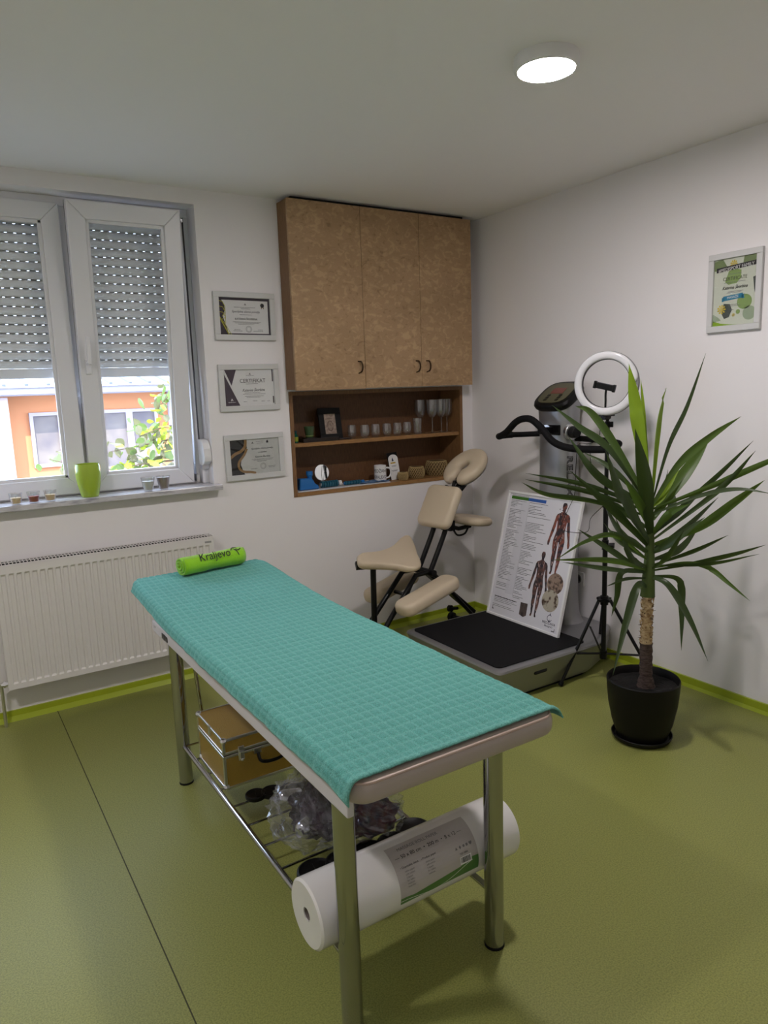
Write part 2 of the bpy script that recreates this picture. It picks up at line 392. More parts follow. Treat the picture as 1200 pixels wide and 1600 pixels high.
wd = MB(); wd.prism([(0.075 - 0.02, 1.148), (0.075 - 0.045, 1.155), (0.005, 1.172), (0.002, 1.20), (0.008, 1.24), (0.025, 1.272), (0.05, 1.287), (0.100, 1.290), (0.100, 1.148)], 0.042, basis((-1.801, 0, 0), (0, 1, 0), (0, 0, 1), (-1, 0, 0)))
obj('winder_box', wd, M_white, sx, bevel=0.006, seg=3)
obj('bracket', MB().box((-1.840, 0.06, 1.128), (-1.801, 0.085, 1.149)).tube([(-1.843, 0.07, 1.138), (-1.801, 0.07, 1.138)], 0.004, 8), M_alu, sx)
obj('channel', MB().box((-1.835, 0.075, 1.05), (-1.8005, 0.110, 1.128)), M_pvc, sx)

# ---------------------------------------------------------------- outside: ground, low orange building, tree
struct('ground_1', MB().box((-15, 0.35, -0.62), (15, 30, -0.6)), mat('asphalt', (120, 116, 110), 0.9, col2=(96, 94, 88), noise_scale=3))
bd = thing('low_building', 'orange rendered low building with white-framed windows and ribbed metal roof outside the window', 'building', (-0.5, 8.0, -0.6))
M_or = mat('orange_render', (0.66, 0.27, 0.12), 0.8, srgb=False, bump=0.1, bump_scale=20)
M_plinth = mat('red_plinth', (0.46, 0.16, 0.14), 0.8, srgb=False)
M_frame = mat('pale_frame', (0.42, 0.36, 0.40), 0.6, srgb=False)
M_dglass = mat('dark_window_glass', (0.15, 0.13, 0.14), 0.5, srgb=False, col2=(0.26, 0.22, 0.19), noise_scale=2.5, spec=0.2)
BX0, BX1 = -7.0, 6.0
wins = [(-1.79, -1.36, 0.56, 1.37), (-0.80, -0.37, 0.44, 1.37), (-0.37, 0.07, 0.44, 1.37), (-2.75, -2.10, 0.10, 1.37), (0.9, 1.6, 0.44, 1.37), (-4.4, -3.4, 0.44, 1.37)]
wb_ = MB(); wb_.box((BX0, 8.0, -0.6), (BX1, 8.6, 0.30))
wb_.v = []; wb_.f = []
wb_.box((BX0, 8.02, 0.36), (BX1, 8.6, 1.80))
obj('wall', wb_, M_or, bd)
obj('plinth', MB().box((BX0, 7.98, -0.6), (BX1, 8.6, 0.36)), M_plinth, bd)
for (x0, x1, z0, z1) in wins:
    f = MB(); q = 0.05
    f.box((x0, 7.95, z0), (x1, 8.03, z0 + q)); f.box((x0, 7.95, z1 - q), (x1, 8.03, z1)); f.box((x0, 7.95, z0 + q), (x0 + q, 8.03, z1 - q)); f.box((x1 - q, 7.95, z0 + q), (x1, 8.03, z1 - q))
    fo = obj('window', f, M_frame, bd)
    obj('pane', MB().box((x0 + q, 7.99, z0 + q), (x1 - q, 8.0, z1 - q)), M_dglass, fo)
obj('column', MB().box((-2.36, 7.55, -0.6), (-2.08, 7.85, 1.60)), mat('pale_render', (0.42, 0.33, 0.33), 0.8, srgb=False), bd)
obj('fascia', MB().box((BX0, 7.45, 1.615), (BX1, 8.0, 1.64)).box((BX0, 7.42, 1.635), (BX1, 7.50, 1.73)), mat('pale_fascia', (0.30, 0.27, 0.30), 0.5, srgb=False), bd)
Mroof = basis((BX0, 7.38, 1.745), (1, 0, 0), (0, 0.985, 0.17))
obj('roof', MB().box((0, 0, -0.02), (BX1 - BX0, 3.5, 0), Mroof), mat('roof_sheet', (0.50, 0.50, 0.51), 0.4, srgb=False), bd)
rm = None
for k in range(46):
    x = 0.1 + k * 0.28
    if rm is None: o = obj('roof_rib', MB().box((x, 0, 0), (x + 0.045, 3.5, 0.03), Mroof), mat('roof_rib_grey', (0.12, 0.13, 0.14), 0.5, srgb=False), bd); rm = o
    else:
        o = obj('roof_rib', None, None, bd, mesh=rm.data, loc=((k) * 0.28, 0, 0))
obj('downpipe', MB().tube([(0.27, 7.92, 1.62), (0.27, 7.92, -0.6)], 0.045, 10), M_frame, bd, smooth=True)

random.seed(11)
tr = thing('garden_tree', 'broad-leaved tree with sunlit yellow-green leaves reaching past the window', 'tree', (1.4, 3.4, -0.6))
M_bark = mat('bark', (96, 80, 62), 0.9)
tb = MB(); tb.tube(spline([(1.4, 3.4, -0.6), (1.35, 3.4, 0.4), (1.2, 3.4, 1.3), (1.0, 3.35, 2.6)]), [0.09 - 0.0024 * i for i in range(25)], 10)
obj('trunk', tb, M_bark, tr, smooth=True)
LEAFP = []
brs = [[(1.25, 3.4, 1.0), (-0.3, 3.2, 1.10), (-1.0, 3.05, 1.14), (-1.70, 3.0, 1.06)], [(1.28, 3.4, 0.8), (-0.4, 3.2, 0.85), (-1.1, 3.05, 0.93), (-1.75, 3.0, 0.90)],
       [(1.2, 3.4, 1.5), (0.0, 3.1, 1.75), (-0.9, 3.0, 1.70), (-1.27, 3.0, 1.42)], [(1.22, 3.4, 1.3), (-0.4, 3.1, 1.22), (-1.1, 3.05, 1.26), (-1.45, 3.0, 1.18)],
       [(1.30, 3.4, 0.6), (-0.6, 3.0, 0.70), (-1.6, 2.95, 0.84), (-2.22, 3.0, 1.03)]]
for i, br in enumerate(brs):
    s_ = spline(br, 14); b = MB(); b.tube(s_, [0.022 * (1 - 0.85 * k / (len(s_) - 1)) for k in range(len(s_))], 6); obj('branch', b, M_bark, tr, smooth=True)
    for k, p_ in enumerate(s_):
        if p_.x < (-0.85 if i < 4 else -1.98):
            nn = (9, 9, 6, 6, 4)[i]
            for _ in range(nn): LEAFP.append(p_ + Vector((random.gauss(0, 0.07), random.gauss(0, 0.12), random.gauss(0, (0.06, 0.06, 0.07, 0.05, 0.03)[i]))))
lf = MB(); n = 5
L_ = 0.062
vv = []
for k in range(n + 1):
    t_ = k / n; wd_ = 0.034 * math.sin(math.pi * (0.06 + 0.92 * t_) ** 0.8); vv += [(L_ * 1.3 * t_, -wd_, -0.004), (L_ * 1.3 * t_, 0, 0.003), (L_ * 1.3 * t_, wd_, -0.004)]
ff = []
for k in range(n):
    a = 3 * k; ff += [(a, a + 1, a + 4, a + 3), (a + 1, a + 2, a + 5, a + 4)]
lf.add(vv, ff)
def leafmat(name, c, tl):
    m = mat(name, c, 0.5, srgb=False); t2 = m.node_tree; b2 = t2.nodes['Principled BSDF']; o2 = t2.nodes['Material Output']
    ts = t2.nodes.new('ShaderNodeBsdfTranslucent'); ts.inputs[0].default_value = tl + (1,); mx = t2.nodes.new('ShaderNodeMixShader'); mx.inputs[0].default_value = 0.35
    t2.links.new(b2.outputs[0], mx.inputs[1]); t2.links.new(ts.outputs[0], mx.inputs[2]); t2.links.new(mx.outputs[0], o2.inputs[0]); return m
M_tl = [leafmat('tree_leaf_yellow', (0.34, 0.40, 0.04), (0.5, 0.6, 0.05)), leafmat('tree_leaf_green', (0.13, 0.18, 0.07), (0.2, 0.3, 0.05)), leafmat('tree_leaf_dull', (0.17, 0.16, 0.09), (0.2, 0.2, 0.08))]
lm = []
for m_ in M_tl:
    me = lf.mesh('leaf'); me.materials.append(m_); lm.append(me)
random.shuffle(LEAFP)
for p_ in LEAFP[:240]:
    o = obj('leaf', None, None, tr, mesh=random.choices(lm, (3, 4, 3))[0], loc=p_); s0 = random.uniform(0.8, 1.5); o.scale = (s0,) * 3
    o.rotation_euler = (random.uniform(-1.2, 1.2), random.uniform(-1.0, 1.4), random.uniform(0, 6.28))

# ---------------------------------------------------------------- radiator
rx0, rx1, rz0, rz1, ryf, ryb = -2.897, -1.862, 0.185, 0.777, -0.102, -0.016
r = thing('radiator', 'white ribbed panel radiator on the wall under the window sill', 'radiator', (-2.38, -0.05, rz0))
fp = MB(); n = 31; px = 0.0333; X = rx0 + 0.012; zs_ = [rz0 + 0.026, rz0 + 0.034, rz1 - 0.046, rz1 - 0.036]
xs = []
x = X + 0.008
for k in range(n):
    a = x + k * px
    if a + px > rx1 - 0.006: break
    xs += [(a, 0), (a + 0.004, 1), (a + 0.021, 1), (a + 0.025, 0)]
cols = [(rx0, 0)] + xs + [(rx1, 0)]
rows = [(rz0, 0), (zs_[0], 0), (zs_[1], 1), (zs_[2], 1), (zs_[3], 0), (rz1, 0)]
vv = [(cx, ryf + 0.008 * (1 if (cd and rd) else 0), cz) for (cz, rd) in rows for (cx, cd) in cols]; nc = len(cols)
ff = [(j * nc + i, j * nc + i + 1, (j + 1) * nc + i + 1, (j + 1) * nc + i) for j in range(len(rows) - 1) for i in range(nc - 1)]
fp.add(vv, ff); fp.box((rx0, ryf + 0.0005, rz0), (rx0 + 0.003, ryf + 0.012, rz1)); fp.box((rx1 - 0.003, ryf + 0.0005, rz0), (rx1, ryf + 0.012, rz1))
fp.box((rx0, ryf + 0.0085, rz0), (rx1, ryf + 0.012, rz1))
obj('front_panel', fp, M_rad, r)
for x in (rx0, rx1): obj('side_cover', MB().box((x - 0.002, ryf + 0.010, rz0 + 0.01), (x + 0.002, ryb, rz1 + 0.010)), M_rad, r)
obj('rear_panel', MB().box((rx0 + 0.01, ryb, rz0), (rx1 - 0.01, ryb + 0.008, rz1 - 0.01)), M_rad, r)
obj('slot_shade_block', MB().box((rx0 + 0.02, ryf + 0.014, rz0 + 0.02), (rx1 - 0.02, ryb - 0.008, rz1 + 0.0062)), mat('slot_shade_black', (20, 19, 19), 0.9, spec=0.1), r)  # black block stands in for the shade seen through the grille slots
g = MB(); g.box((rx0, ryf + 0.008, rz1 - 0.001), (rx1, ryf + 0.011, rz1 + 0.006)); g.box((rx0, ryb - 0.006, rz1 + 0.006), (rx1, ryb, rz1 + 0.010)); g.box((rx0, (ryf + ryb) / 2 - 0.001, rz1 + 0.005), (rx1, (ryf + ryb) / 2 + 0.001, rz1 + 0.010))
k = 0
x = rx0
while x < rx1: g.box((x, ryf + 0.011, rz1 + 0.005), (x + 0.0038, ryb - 0.006, rz1 + 0.008)); x += 0.0155
obj('top_grille', g, M_rad, r)
obj('bracket', MB().box((-2.7, ryb, 0.3), (-2.66, -0.001, 0.7)).box((-2.1, ryb, 0.3), (-2.06, -0.001, 0.7)), M_rad, r)
vl = MB(); vl.tube([(rx0 + 0.004, -0.07, 0.208), (rx0 - 0.03, -0.07, 0.208)], 0.011, 6); vl.tube([(rx0 - 0.03, -0.07, 0.215), (rx0 - 0.03, -0.07, 0.05), (rx0 - 0.03, -0.07, 0.0)], 0.008, 12); vl.tube([(rx0 - 0.012, -0.07, 0.208), (rx0 - 0.020, -0.07, 0.208)], 0.016, 6)
obj('valve', vl, M_alu, r)
obj('brand_plate', MB().box((-1.91, ryf - 0.001, rz1 - 0.026), (-1.875, ryf + 0.0006, rz1 - 0.016)), mat('grey_plate', (150, 150, 150), 0.5), r)

# ---------------------------------------------------------------- wall cupboard and recessed shelf unit
cu = thing('wall_cupboard', 'tall burl-veneer wall cupboard with three doors hung in the corner below the ceiling', 'cupboard', (-0.72, 0, 1.535))
D0 = -0.130
cb = MB(); cb.box((-1.340, D0 + 0.019, 1.536), (-1.322, -0.0005, 2.534)); 
obj('side_panel', cb, M_oakside, cu)
obj('side_panel', MB().box((-0.118, D0 + 0.019, 1.536), (-0.100, -0.0005, 2.534)), M_oakside, cu)
obj('carcass', MB().box((-1.322, D0 + 0.019, 1.536), (-0.118, -0.0005, 1.552)).box((-1.322, D0 + 0.019, 2.516), (-0.118, -0.0005, 2.534)).box((-1.322, -0.012, 1.552), (-0.118, -0.0005, 2.516)), M_oakside, cu)
obj('gap_shade_strip', MB().box((-1.30, -0.09, 2.534), (-0.13, -0.02, 2.5555)), M_dark, cu)  # dark colour paints the shade in the gap under the ceiling
M_bronze = mat('bronze', (70, 52, 36), 0.35, 0.8)
for (x0, x1, hx) in ((-1.341, -0.8955, -0.934), (-0.8935, -0.4945, -0.528), (-0.4925, -0.099, -0.451)):
    d = obj('door', MB().box((x0, D0, 1.530 if x0 < -1 else 1.5335), (x1, D0 + 0.018, 2.5345)), M_burl, cu, bevel=0.0012)
    hb = MB(); hb.tube(spline([(hx - 0.008, D0 + 0.002, 1.686), (hx + 0.002, D0 - 0.018, 1.682), (hx + 0.008, D0 - 0.024, 1.655), (hx + 0.004, D0 - 0.018, 1.628), (hx - 0.006, D0 + 0.002, 1.618)], 5), [0.0035] * 4 + [0.005] * 13 + [0.0035] * 4, 8)
    obj('handle', hb, M_bronze, d, smooth=True)
su = thing('recessed_shelf_unit', 'open oak shelf unit recessed in the wall under the cupboard, one middle shelf', 'shelf', (-0.7, 0.1, NZ0))
FYs = -0.004; BYs = 0.222
obj('side_panel', MB().box((NX0 + 0.001, FYs, NZ0 + 0.001), (NX0 + 0.023, BYs, NZ1 - 0.001)), M_oakside, su)
obj('side_panel', MB().box((NX1 - 0.023, FYs, NZ0 + 0.001), (NX1 - 0.001, BYs, NZ1 - 0.001)), M_oakside, su)
obj('bottom_board', MB().box((NX0 + 0.023, FYs, NZ0 + 0.001), (NX1 - 0.023, BYs, NZ0 + 0.023)), M_oak, su)
obj('top_board', MB().box((NX0 + 0.023, FYs, NZ1 - 0.023), (NX1 - 0.023, BYs, NZ1 - 0.001)), M_oakside, su)
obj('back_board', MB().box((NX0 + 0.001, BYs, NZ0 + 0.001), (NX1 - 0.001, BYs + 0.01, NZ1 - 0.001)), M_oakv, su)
obj('shelf', MB().box((NX0 + 0.023, 0.012, 1.209), (NX1 - 0.023, BYs, 1.231)), M_oak, su)
SB, SM = NZ0 + 0.0235, 1.2315      # bottom board top, middle shelf top

# ---- middle shelf items
t = thing('photo_frame', 'black wooden picture frame with pale mottled print on the middle shelf', 'picture frame', (-1.01, 0.12, SM))
Mf = Matrix.Translation((-1.0, 0.115, SM)) @ Matrix.Rotation(math.radians(-3), 4, 'Z') @ Matrix.Rotation(math.radians(-11), 4, 'X')
W2, H2 = 0.148, 0.195
f = MB(); q = 0.036
for a, b_ in (((-W2 / 2, 0, 0), (W2 / 2, 0.014, q)), ((-W2 / 2, 0, H2 - q), (W2 / 2, 0.014, H2)), ((-W2 / 2, 0, q), (-W2 / 2 + q, 0.014, H2 - q)), ((W2 / 2 - q, 0, q), (W2 / 2, 0.014, H2 - q))): f.box(a, b_, Mf)
obj('frame', f, M_black, t, bevel=0.002)
obj('print', MB().box((-W2 / 2 + q - 0.001, 0.006, q), (W2 / 2 - q + 0.001, 0.009, H2 - q), Mf), mat('mottled_print', (176, 158, 142), 0.6, col2=(140, 120, 108), noise_scale=60), t)
fig = MB()
for i in range(24):
    a = 2 * math.pi * i / 24; fig.box((0.018 * math.cos(a) - 0.003, 0.0052, 0.085 + 0.03 * math.sin(a) - 0.002), (0.018 * math.cos(a) + 0.003, 0.0058, 0.085 + 0.03 * math.sin(a) + 0.002), Mf)
for i in range(5): fig.box((-0.014 + 0.001 * i, 0.0052, 0.07 + i * 0.008), (0.014 - 0.002 * i, 0.0058, 0.072 + i * 0.008), Mf)
fig.box((-0.02, 0.0052, 0.128), (0.016, 0.0058, 0.131), Mf)
obj('printed_drawing', fig, mat('brown_ink', (92, 72, 60), 0.7), t)
obj('stand', MB().box((-0.02, 0.014, 0.02), (0.02, 0.018, 0.13), Mf).box((-0.02, 0.045, 0.0), (0.02, 0.050, 0.10), Matrix.Translation((-1.0, 0.115, SM))), M_black, t)

t = thing('candle_glass', 'small dark green candle glass at the left of the middle shelf', 'candle', (-1.17, 0.085, SM + 0.024))
obj('glass', MB().lathe([(0.022, 0), (0.027, 0.03), (0.032, 0.066), (0.030, 0.066), (0.025, 0.03), (0.020, 0.006), (0.0, 0.006)], 20, (-1.17, 0.085, SM + 0.024)), mat('dark_green_glass', (60, 80, 50), 0.12, coat=0.5), t, smooth=True)
obj('wax', MB().lathe([(0.024, 0.008), (0.026, 0.045), (0.0, 0.046)], 18, (-1.17, 0.085, SM + 0.024)), mat('green_wax', (120, 140, 70), 0.5), t, smooth=True)
t = thing('dark_tray', 'low dark wooden tray with the candle glass on it, middle shelf', 'tray', (-1.12, 0.10, SM))
obj('tray_base', MB().box((-1.235, 0.03, SM), (-1.005, 0.10, SM + 0.006)).box((-1.235, 0.10, SM), (-1.09, 0.19, SM + 0.006)), mat('dark_wood', (34, 24, 20), 0.5), t)
obj('tray_rim', MB().box((-1.235, 0.026, SM), (-1.005, 0.030, SM + 0.022)).box((-1.239, 0.026, SM), (-1.235, 0.19, SM + 0.022)).box((-1.005, 0.026, SM), (-1.001, 0.085, SM + 0.012)), MATS['dark_wood'], t)
obj('riser', MB().box((-1.205, 0.05, SM + 0.006), (-1.135, 0.12, SM + 0.0238)), MATS['dark_wood'], t)
t = thing('oil_bottle', 'small green bottle with yellow label at the far left of the middle shelf', 'bottle', (-1.268, 0.07, SM))
obj('bottle', MB().lathe([(0.014, 0), (0.015, 0.004), (0.015, 0.042), (0.007, 0.052), (0.007, 0.058)], 18, (-1.268, 0.07, SM), capt=True), mat('green_bottle', (30, 92, 74), 0.2), t, smooth=True)
obj('label', MB().lathe([(0.0155, 0.008), (0.0155, 0.034)], 18, (-1.268, 0.07, SM), capb=False), mat('yellow_label', (150, 160, 40), 0.5), t, smooth=True)
obj('cap', MB().lathe([(0.009, 0.056), (0.009, 0.070)], 14, (-1.268, 0.07, SM), capt=True), mat('teal_cap', (20, 70, 76), 0.4), t, smooth=True)
t = thing('bead_necklace', 'dark string of beads lying in front of the black picture frame', 'necklace', (-0.96, 0.06, SM))
random.seed(4)
bp_ = spline([(-1.0, 0.045, 0), (-0.96, 0.06, 0), (-0.93, 0.04, 0), (-0.90, 0.07, 0), (-0.94, 0.09, 0), (-0.99, 0.075, 0)], 8)
bm_ = MB()
for p_ in bp_: bm_.lathe([(0.0005, -0.0045), (0.004, -0.003), (0.0055, 0), (0.004, 0.003), (0.0005, 0.0045)], 8, (p_.x, p_.y, SM + 0.0048))
o = obj('beads', bm_, mat('dark_beads', (50, 36, 34), 0.3), t, smooth=True); o['kind'] = 'stuff'

def tumbler(label, x, y, s=1.0):
    t = thing('tumbler', label, 'glass', (0, 0, 0), 'small rounded glasses along the middle shelf')
    obj('bowl', MB().lathe([(0.0, 0.004), (0.019, 0.004), (0.024, 0.010), (0.029, 0.030), (0.030, 0.050), (0.026, 0.080), (0.0245, 0.080), (0.0285, 0.050), (0.0275, 0.030), (0.0225, 0.012), (0.0, 0.009)], 22), M_glass, t, smooth=True)
    obj('base', MB().lathe([(0.018, 0.0), (0.0195, 0.004), (0.0, 0.0045)], 20), M_glass, t, smooth=True)
    t.location = (x, y, SM); return t
t0 = tumbler('small rounded clear drinking glass, leftmost and rearmost of its row on the middle shelf', -0.862, 0.115)
spots = [(-0.805, 0.055, 'second small rounded clear glass from the left in the row on the middle shelf'), (-0.722, 0.065, 'third small rounded clear glass from the left in the row on the middle shelf'),
         (-0.640, 0.060, 'fourth small rounded clear glass from the left in the row on the middle shelf'), (-0.560, 0.062, 'fifth small rounded clear glass from the left in the row on the middle shelf'),
         (-0.480, 0.070, 'sixth small rounded clear glass from the left in the row on the middle shelf')]
for (x, y, l) in spots: copy_tree(t0, (x, y, SM), l)
t = thing('tall_tumbler', 'taller straight clear glass between the rounded glasses and the wine glasses', 'glass', (-0.398, 0.07, SM))
obj('glass_body', MB().lathe([(0.024, 0), (0.026, 0.004), (0.032, 0.10), (0.030, 0.10), (0.0245, 0.008), (0.0, 0.008)], 22, (-0.398, 0.07, SM)), M_glass, t, smooth=True)
def wineglass(label, x, y):
    t = thing('wine_glass', label, 'wine glass', (0, 0, 0), 'wine glasses at the right of the middle shelf')
    obj('foot', MB().lathe([(0.032, 0), (0.032, 0.002), (0.006, 0.006), (0.0, 0.007)], 22), M_glass, t, smooth=True)
    obj('stem', MB().lathe([(0.0045, 0.005), (0.0035, 0.03), (0.0035, 0.085), (0.008, 0.098)], 14), M_glass, t, smooth=True)
    obj('bowl', MB().lathe([(0.0, 0.098), (0.016, 0.101), (0.030, 0.118), (0.036, 0.145), (0.036, 0.215), (0.0345, 0.215), (0.0345, 0.146), (0.029, 0.120), (0.015, 0.104), (0.0, 0.102)], 24), M_glass, t, smooth=True)
    t.location = (x, y, SM); return t
g0 = wineglass('tall stemmed wine glass, leftmost of the four on the middle shelf', -0.335, 0.125)
for x, y, l in ((-0.285, 0.06, 'tall stemmed wine glass, second from the left of the four'), (-0.213, 0.058, 'tall stemmed wine glass, third from the left of the four'), (-0.146, 0.085, 'tall stemmed wine glass, rightmost of the four by the shelf side')):
    copy_tree(g0, (x, y, SM), l)

# ---- bottom shelf items
t = thing('cupping_tool', 'blue plastic cupping tool with neck at the left of the bottom shelf', 'massage tool', (-1.215, 0.06, SB + 0.006))
M_blue = mat('blue_plastic', (36, 108, 178), 0.35)
Mb = basis((-1.215, 0.075, SB + 0.0065), (1, 0, 0), (0, 0, 1), (0, -1, 0))
obj('body', MB().prism([(-0.062, 0), (0.07, 0), (0.062, 0.022), (0.04, 0.035), (0.030, 0.058), (0.012, 0.066), (-0.058, 0.070), (-0.06, 0.03)], 0.045, Mb), M_blue, t, bevel=0.008, seg=3)
obj('neck', MB().lathe([(0.016, 0.060), (0.014, 0.075), (0.017, 0.082), (0.020, 0.085), (0.020, 0.108), (0.0, 0.110)], 18, (-1.20, 0.052, SB + 0.006)), M_blue, t, smooth=True)
t = thing('table_mirror', 'small round mirror on wire stand on the bottom shelf', 'mirror', (-1.085, 0.10, SB))
Mm = Matrix.Translation((-1.085, 0.115, SB + 0.092)) @ Matrix.Rotation(math.radians(82), 4, 'X')
obj('mirror_disc', MB().lathe([(0.047, -0.002), (0.047, 0.002)], 32, capt=True, M=Mm), mat('mirror_silver', (0.9, 0.92, 0.93), 0.02, 1.0, srgb=False), t)
obj('rim', MB().tube([Mm @ Vector((0.048 * math.cos(a * math.pi / 16), 0.048 * math.sin(a * math.pi / 16), 0)) for a in range(32)], 0.0022, 6, closed=True), M_chrome, t, smooth=True)
ws = MB(); B = Vector((-1.085, 0.10, SB))
ws.tube(spline([B + Vector((-0.05, -0.03, 0.003)), B + Vector((-0.03, 0.0, 0.025)), B + Vector((0, 0.015, 0.042)), B + Vector((0.03, 0.0, 0.025)), B + Vector((0.05, -0.03, 0.003))], 6), 0.002, 6)
ws.tube(spline([B + Vector((-0.04, 0.04, 0.003)), B + Vector((0, 0.02, 0.03)), B + Vector((0.04, 0.04, 0.003))], 6), 0.002, 6); ws.tube([B + Vector((0, 0.015, 0.042)), B + Vector((0, 0.015, 0.05))], 0.002, 6)
ws.tube([B + Vector((0.0, -0.002, 0.04)), B + Vector((0.006, -0.006, 0.09)), B + Vector((0.016, 0, 0.135))], 0.0016, 6)
obj('wire_stand', ws, M_chrome, t, smooth=True)
M_teal = mat('teal_plastic', (26, 84, 104), 0.4)
def roller(label, x0, x1, r_, rings_, y, handle):
    t = thing('massage_roller', label, 'massage tool', ((x0 + x1) / 2, y, SB + 0.0055))
    b = MB(); z = SB + 0.0055 + r_ + 0.001
    for k in range(rings_):
        a = x0 + (x1 - x0) * k / rings_; e = x0 + (x1 - x0) * (k + 0.82) / rings_
        b.tube([(a, y, z), (a + 0.001, y, z), (e - 0.001, y, z), (e, y, z)], [r_ * 0.8, r_, r_, r_ * 0.8], 14)
    obj('rings', b, M_teal, t, smooth=True)['kind'] = 'stuff'
    obj('axle', MB().tube([(x0 - 0.006, y, z), (x1 + 0.01, y, z)], r_ * 0.55, 12), M_blue if handle else M_alu, t, smooth=True)
    obj('end_cap', MB().tube([(x1 + 0.004, y, z), (x1 + 0.022, y, z)], r_ * 0.75, 14), M_white if not handle else M_blue, t, smooth=True)
roller('short fat ridged dark teal massage roller on the bottom shelf', -1.125, -1.01, 0.020, 7, 0.055, False)
roller('thin beaded dark teal massage roller, right of the fat one', -0.965, -0.85, 0.013, 6, 0.052, True)
t = obj('cloth_mat', MB().box((-1.30, 0.004, SB), (-0.66, 0.17, SB + 0.005)), mat('white_cloth', (210, 212, 216), 0.8), bevel=0.002); tag(t, 'white cloth laid under the massage tools on the bottom shelf', 'cloth')
t = obj('blue_cloth', None, None, mesh=None) if False else None
ct = MB(); nx_, ny_ = 24, 8
vv = [(-0.86 + 0.20 * i / nx_, 0.02 + 0.10 * j / ny_ + 0.01 * math.sin(i * .5), SB + 0.0105 + 0.004 * math.sin(i * 1.1 + j * 0.6) + 0.004 * math.cos(j * 1.3)) for j in range(ny_ + 1) for i in range(nx_ + 1)]
ct.add(vv, [(j * (nx_ + 1) + i, j * (nx_ + 1) + i + 1, (j + 1) * (nx_ + 1) + i + 1, (j + 1) * (nx_ + 1) + i) for j in range(ny_) for i in range(nx_)])
o = obj('towelette', ct, mat('blue_grey_cloth', (88, 116, 150), 0.85), smooth=True); o.modifiers.new('s', 'SOLIDIFY').thickness = 0.004
tag(o, 'crumpled blue-grey cloth lying left of the white mug', 'cloth')

t = thing('mug', 'white mug with black capital lettering on the bottom shelf', 'mug', (-0.69, 0.075, SB + 0.006))
mc = (-0.685, 0.085, SB + 0.0055)
obj('body', MB().lathe([(0.036, 0), (0.038, 0.003), (0.039, 0.010), (0.039, 0.100), (0.036, 0.100), (0.036, 0.012), (0.0, 0.010)], 32, mc), mat('glazed_white', (0.78, 0.78, 0.79), 0.15, srgb=False, coat=0.4), t, smooth=True)
ha = Vector((0.80, -0.6, 0)).normalized()
obj('handle', MB().tube(spline([Vector(mc) + ha * 0.037 + Vector((0, 0, 0.083)), Vector(mc) + ha * 0.062 + Vector((0, 0, 0.078)), Vector(mc) + ha * 0.068 + Vector((0, 0, 0.05)), Vector(mc) + ha * 0.058 + Vector((0, 0, 0.025)), Vector(mc) + ha * 0.037 + Vector((0, 0, 0.018))], 6), 0.0055, 10), MATS['glazed_white'], t, smooth=True)
def wrap_text(s, size, centre, rad, zc, ang0, m, parent, sx=1.0):
    me = text_mesh(s, size, ext=0.0, sx=sx)
    for v in me.vertices:
        a = ang0 + v.co.x / rad; v.co = Vector((centre[0] + rad * math.cos(a), centre[1] + rad * math.sin(a), centre[2] + zc + v.co.y))
    me.materials.clear(); me.materials.append(m); return obj('lettering', None, None, parent, mesh=me)
a0 = math.atan2(-3.8, -2.4)
wrap_text('MEDŽANA', 0.030, mc, 0.0395, 0.056, a0, M_ink, t, 0.72)
wrap_text('KRALJEVO', 0.030, mc, 0.0395, 0.018, a0, M_ink, t, 0.66)

t = thing('leaflet', 'upright white card with arched top and small emblem behind the mug', 'leaflet', (-0.56, 0.12, SB))
Mk = Matrix.Translation((-0.555, 0.10, SB)) @ Matrix.Rotation(math.radians(-8), 4, 'X') @ Matrix.Rotation(math.radians(-4), 4, 'Y')
arc = [(-0.036, 0), (0.036, 0)] + [(0.036 * math.cos(math.pi * k / 12), 0.135 + 0.028 * math.sin(math.pi * k / 12)) for k in range(13)]
arc = [(-0.036, 0), (0.036, 0)] + arc[2:]
obj('card', MB().prism(arc, 0.0015, Mk @ basis((0, 0, 0), (1, 0, 0), (0, 0, 1), (0, -1, 0))), M_paper, t)
obj('backing', MB().box((-0.040, 0.001, 0.0), (0.036, 0.004, 0.176), Mk), M_black, t)
e = MB(); e.box((-0.024, -0.0022, 0.105), (0.014, -0.0018, 0.113), Mk); obj('emblem_stripe', e, mat('yellow_print', (196, 160, 40), 0.6), t)
e = MB(); e.prism([(0.0, 0.145), (0.008, 0.118), (0.002, 0.122), (-0.008, 0.118), (-0.006, 0.132)], 0.0004, Mk @ basis((-0.004, -0.0018, 0), (1, 0, 0), (0, 0, 1), (0, -1, 0)))
for k, (a, w_) in enumerate(((0.09, .02), (0.085, .016), (0.06, .024), (0.055, .018))): e.box((-w_, -0.0022, a), (w_, -0.0018, a + 0.0018), Mk)
obj('printed_lines', e, mat('navy_ink', (40, 48, 78), 0.6), t)

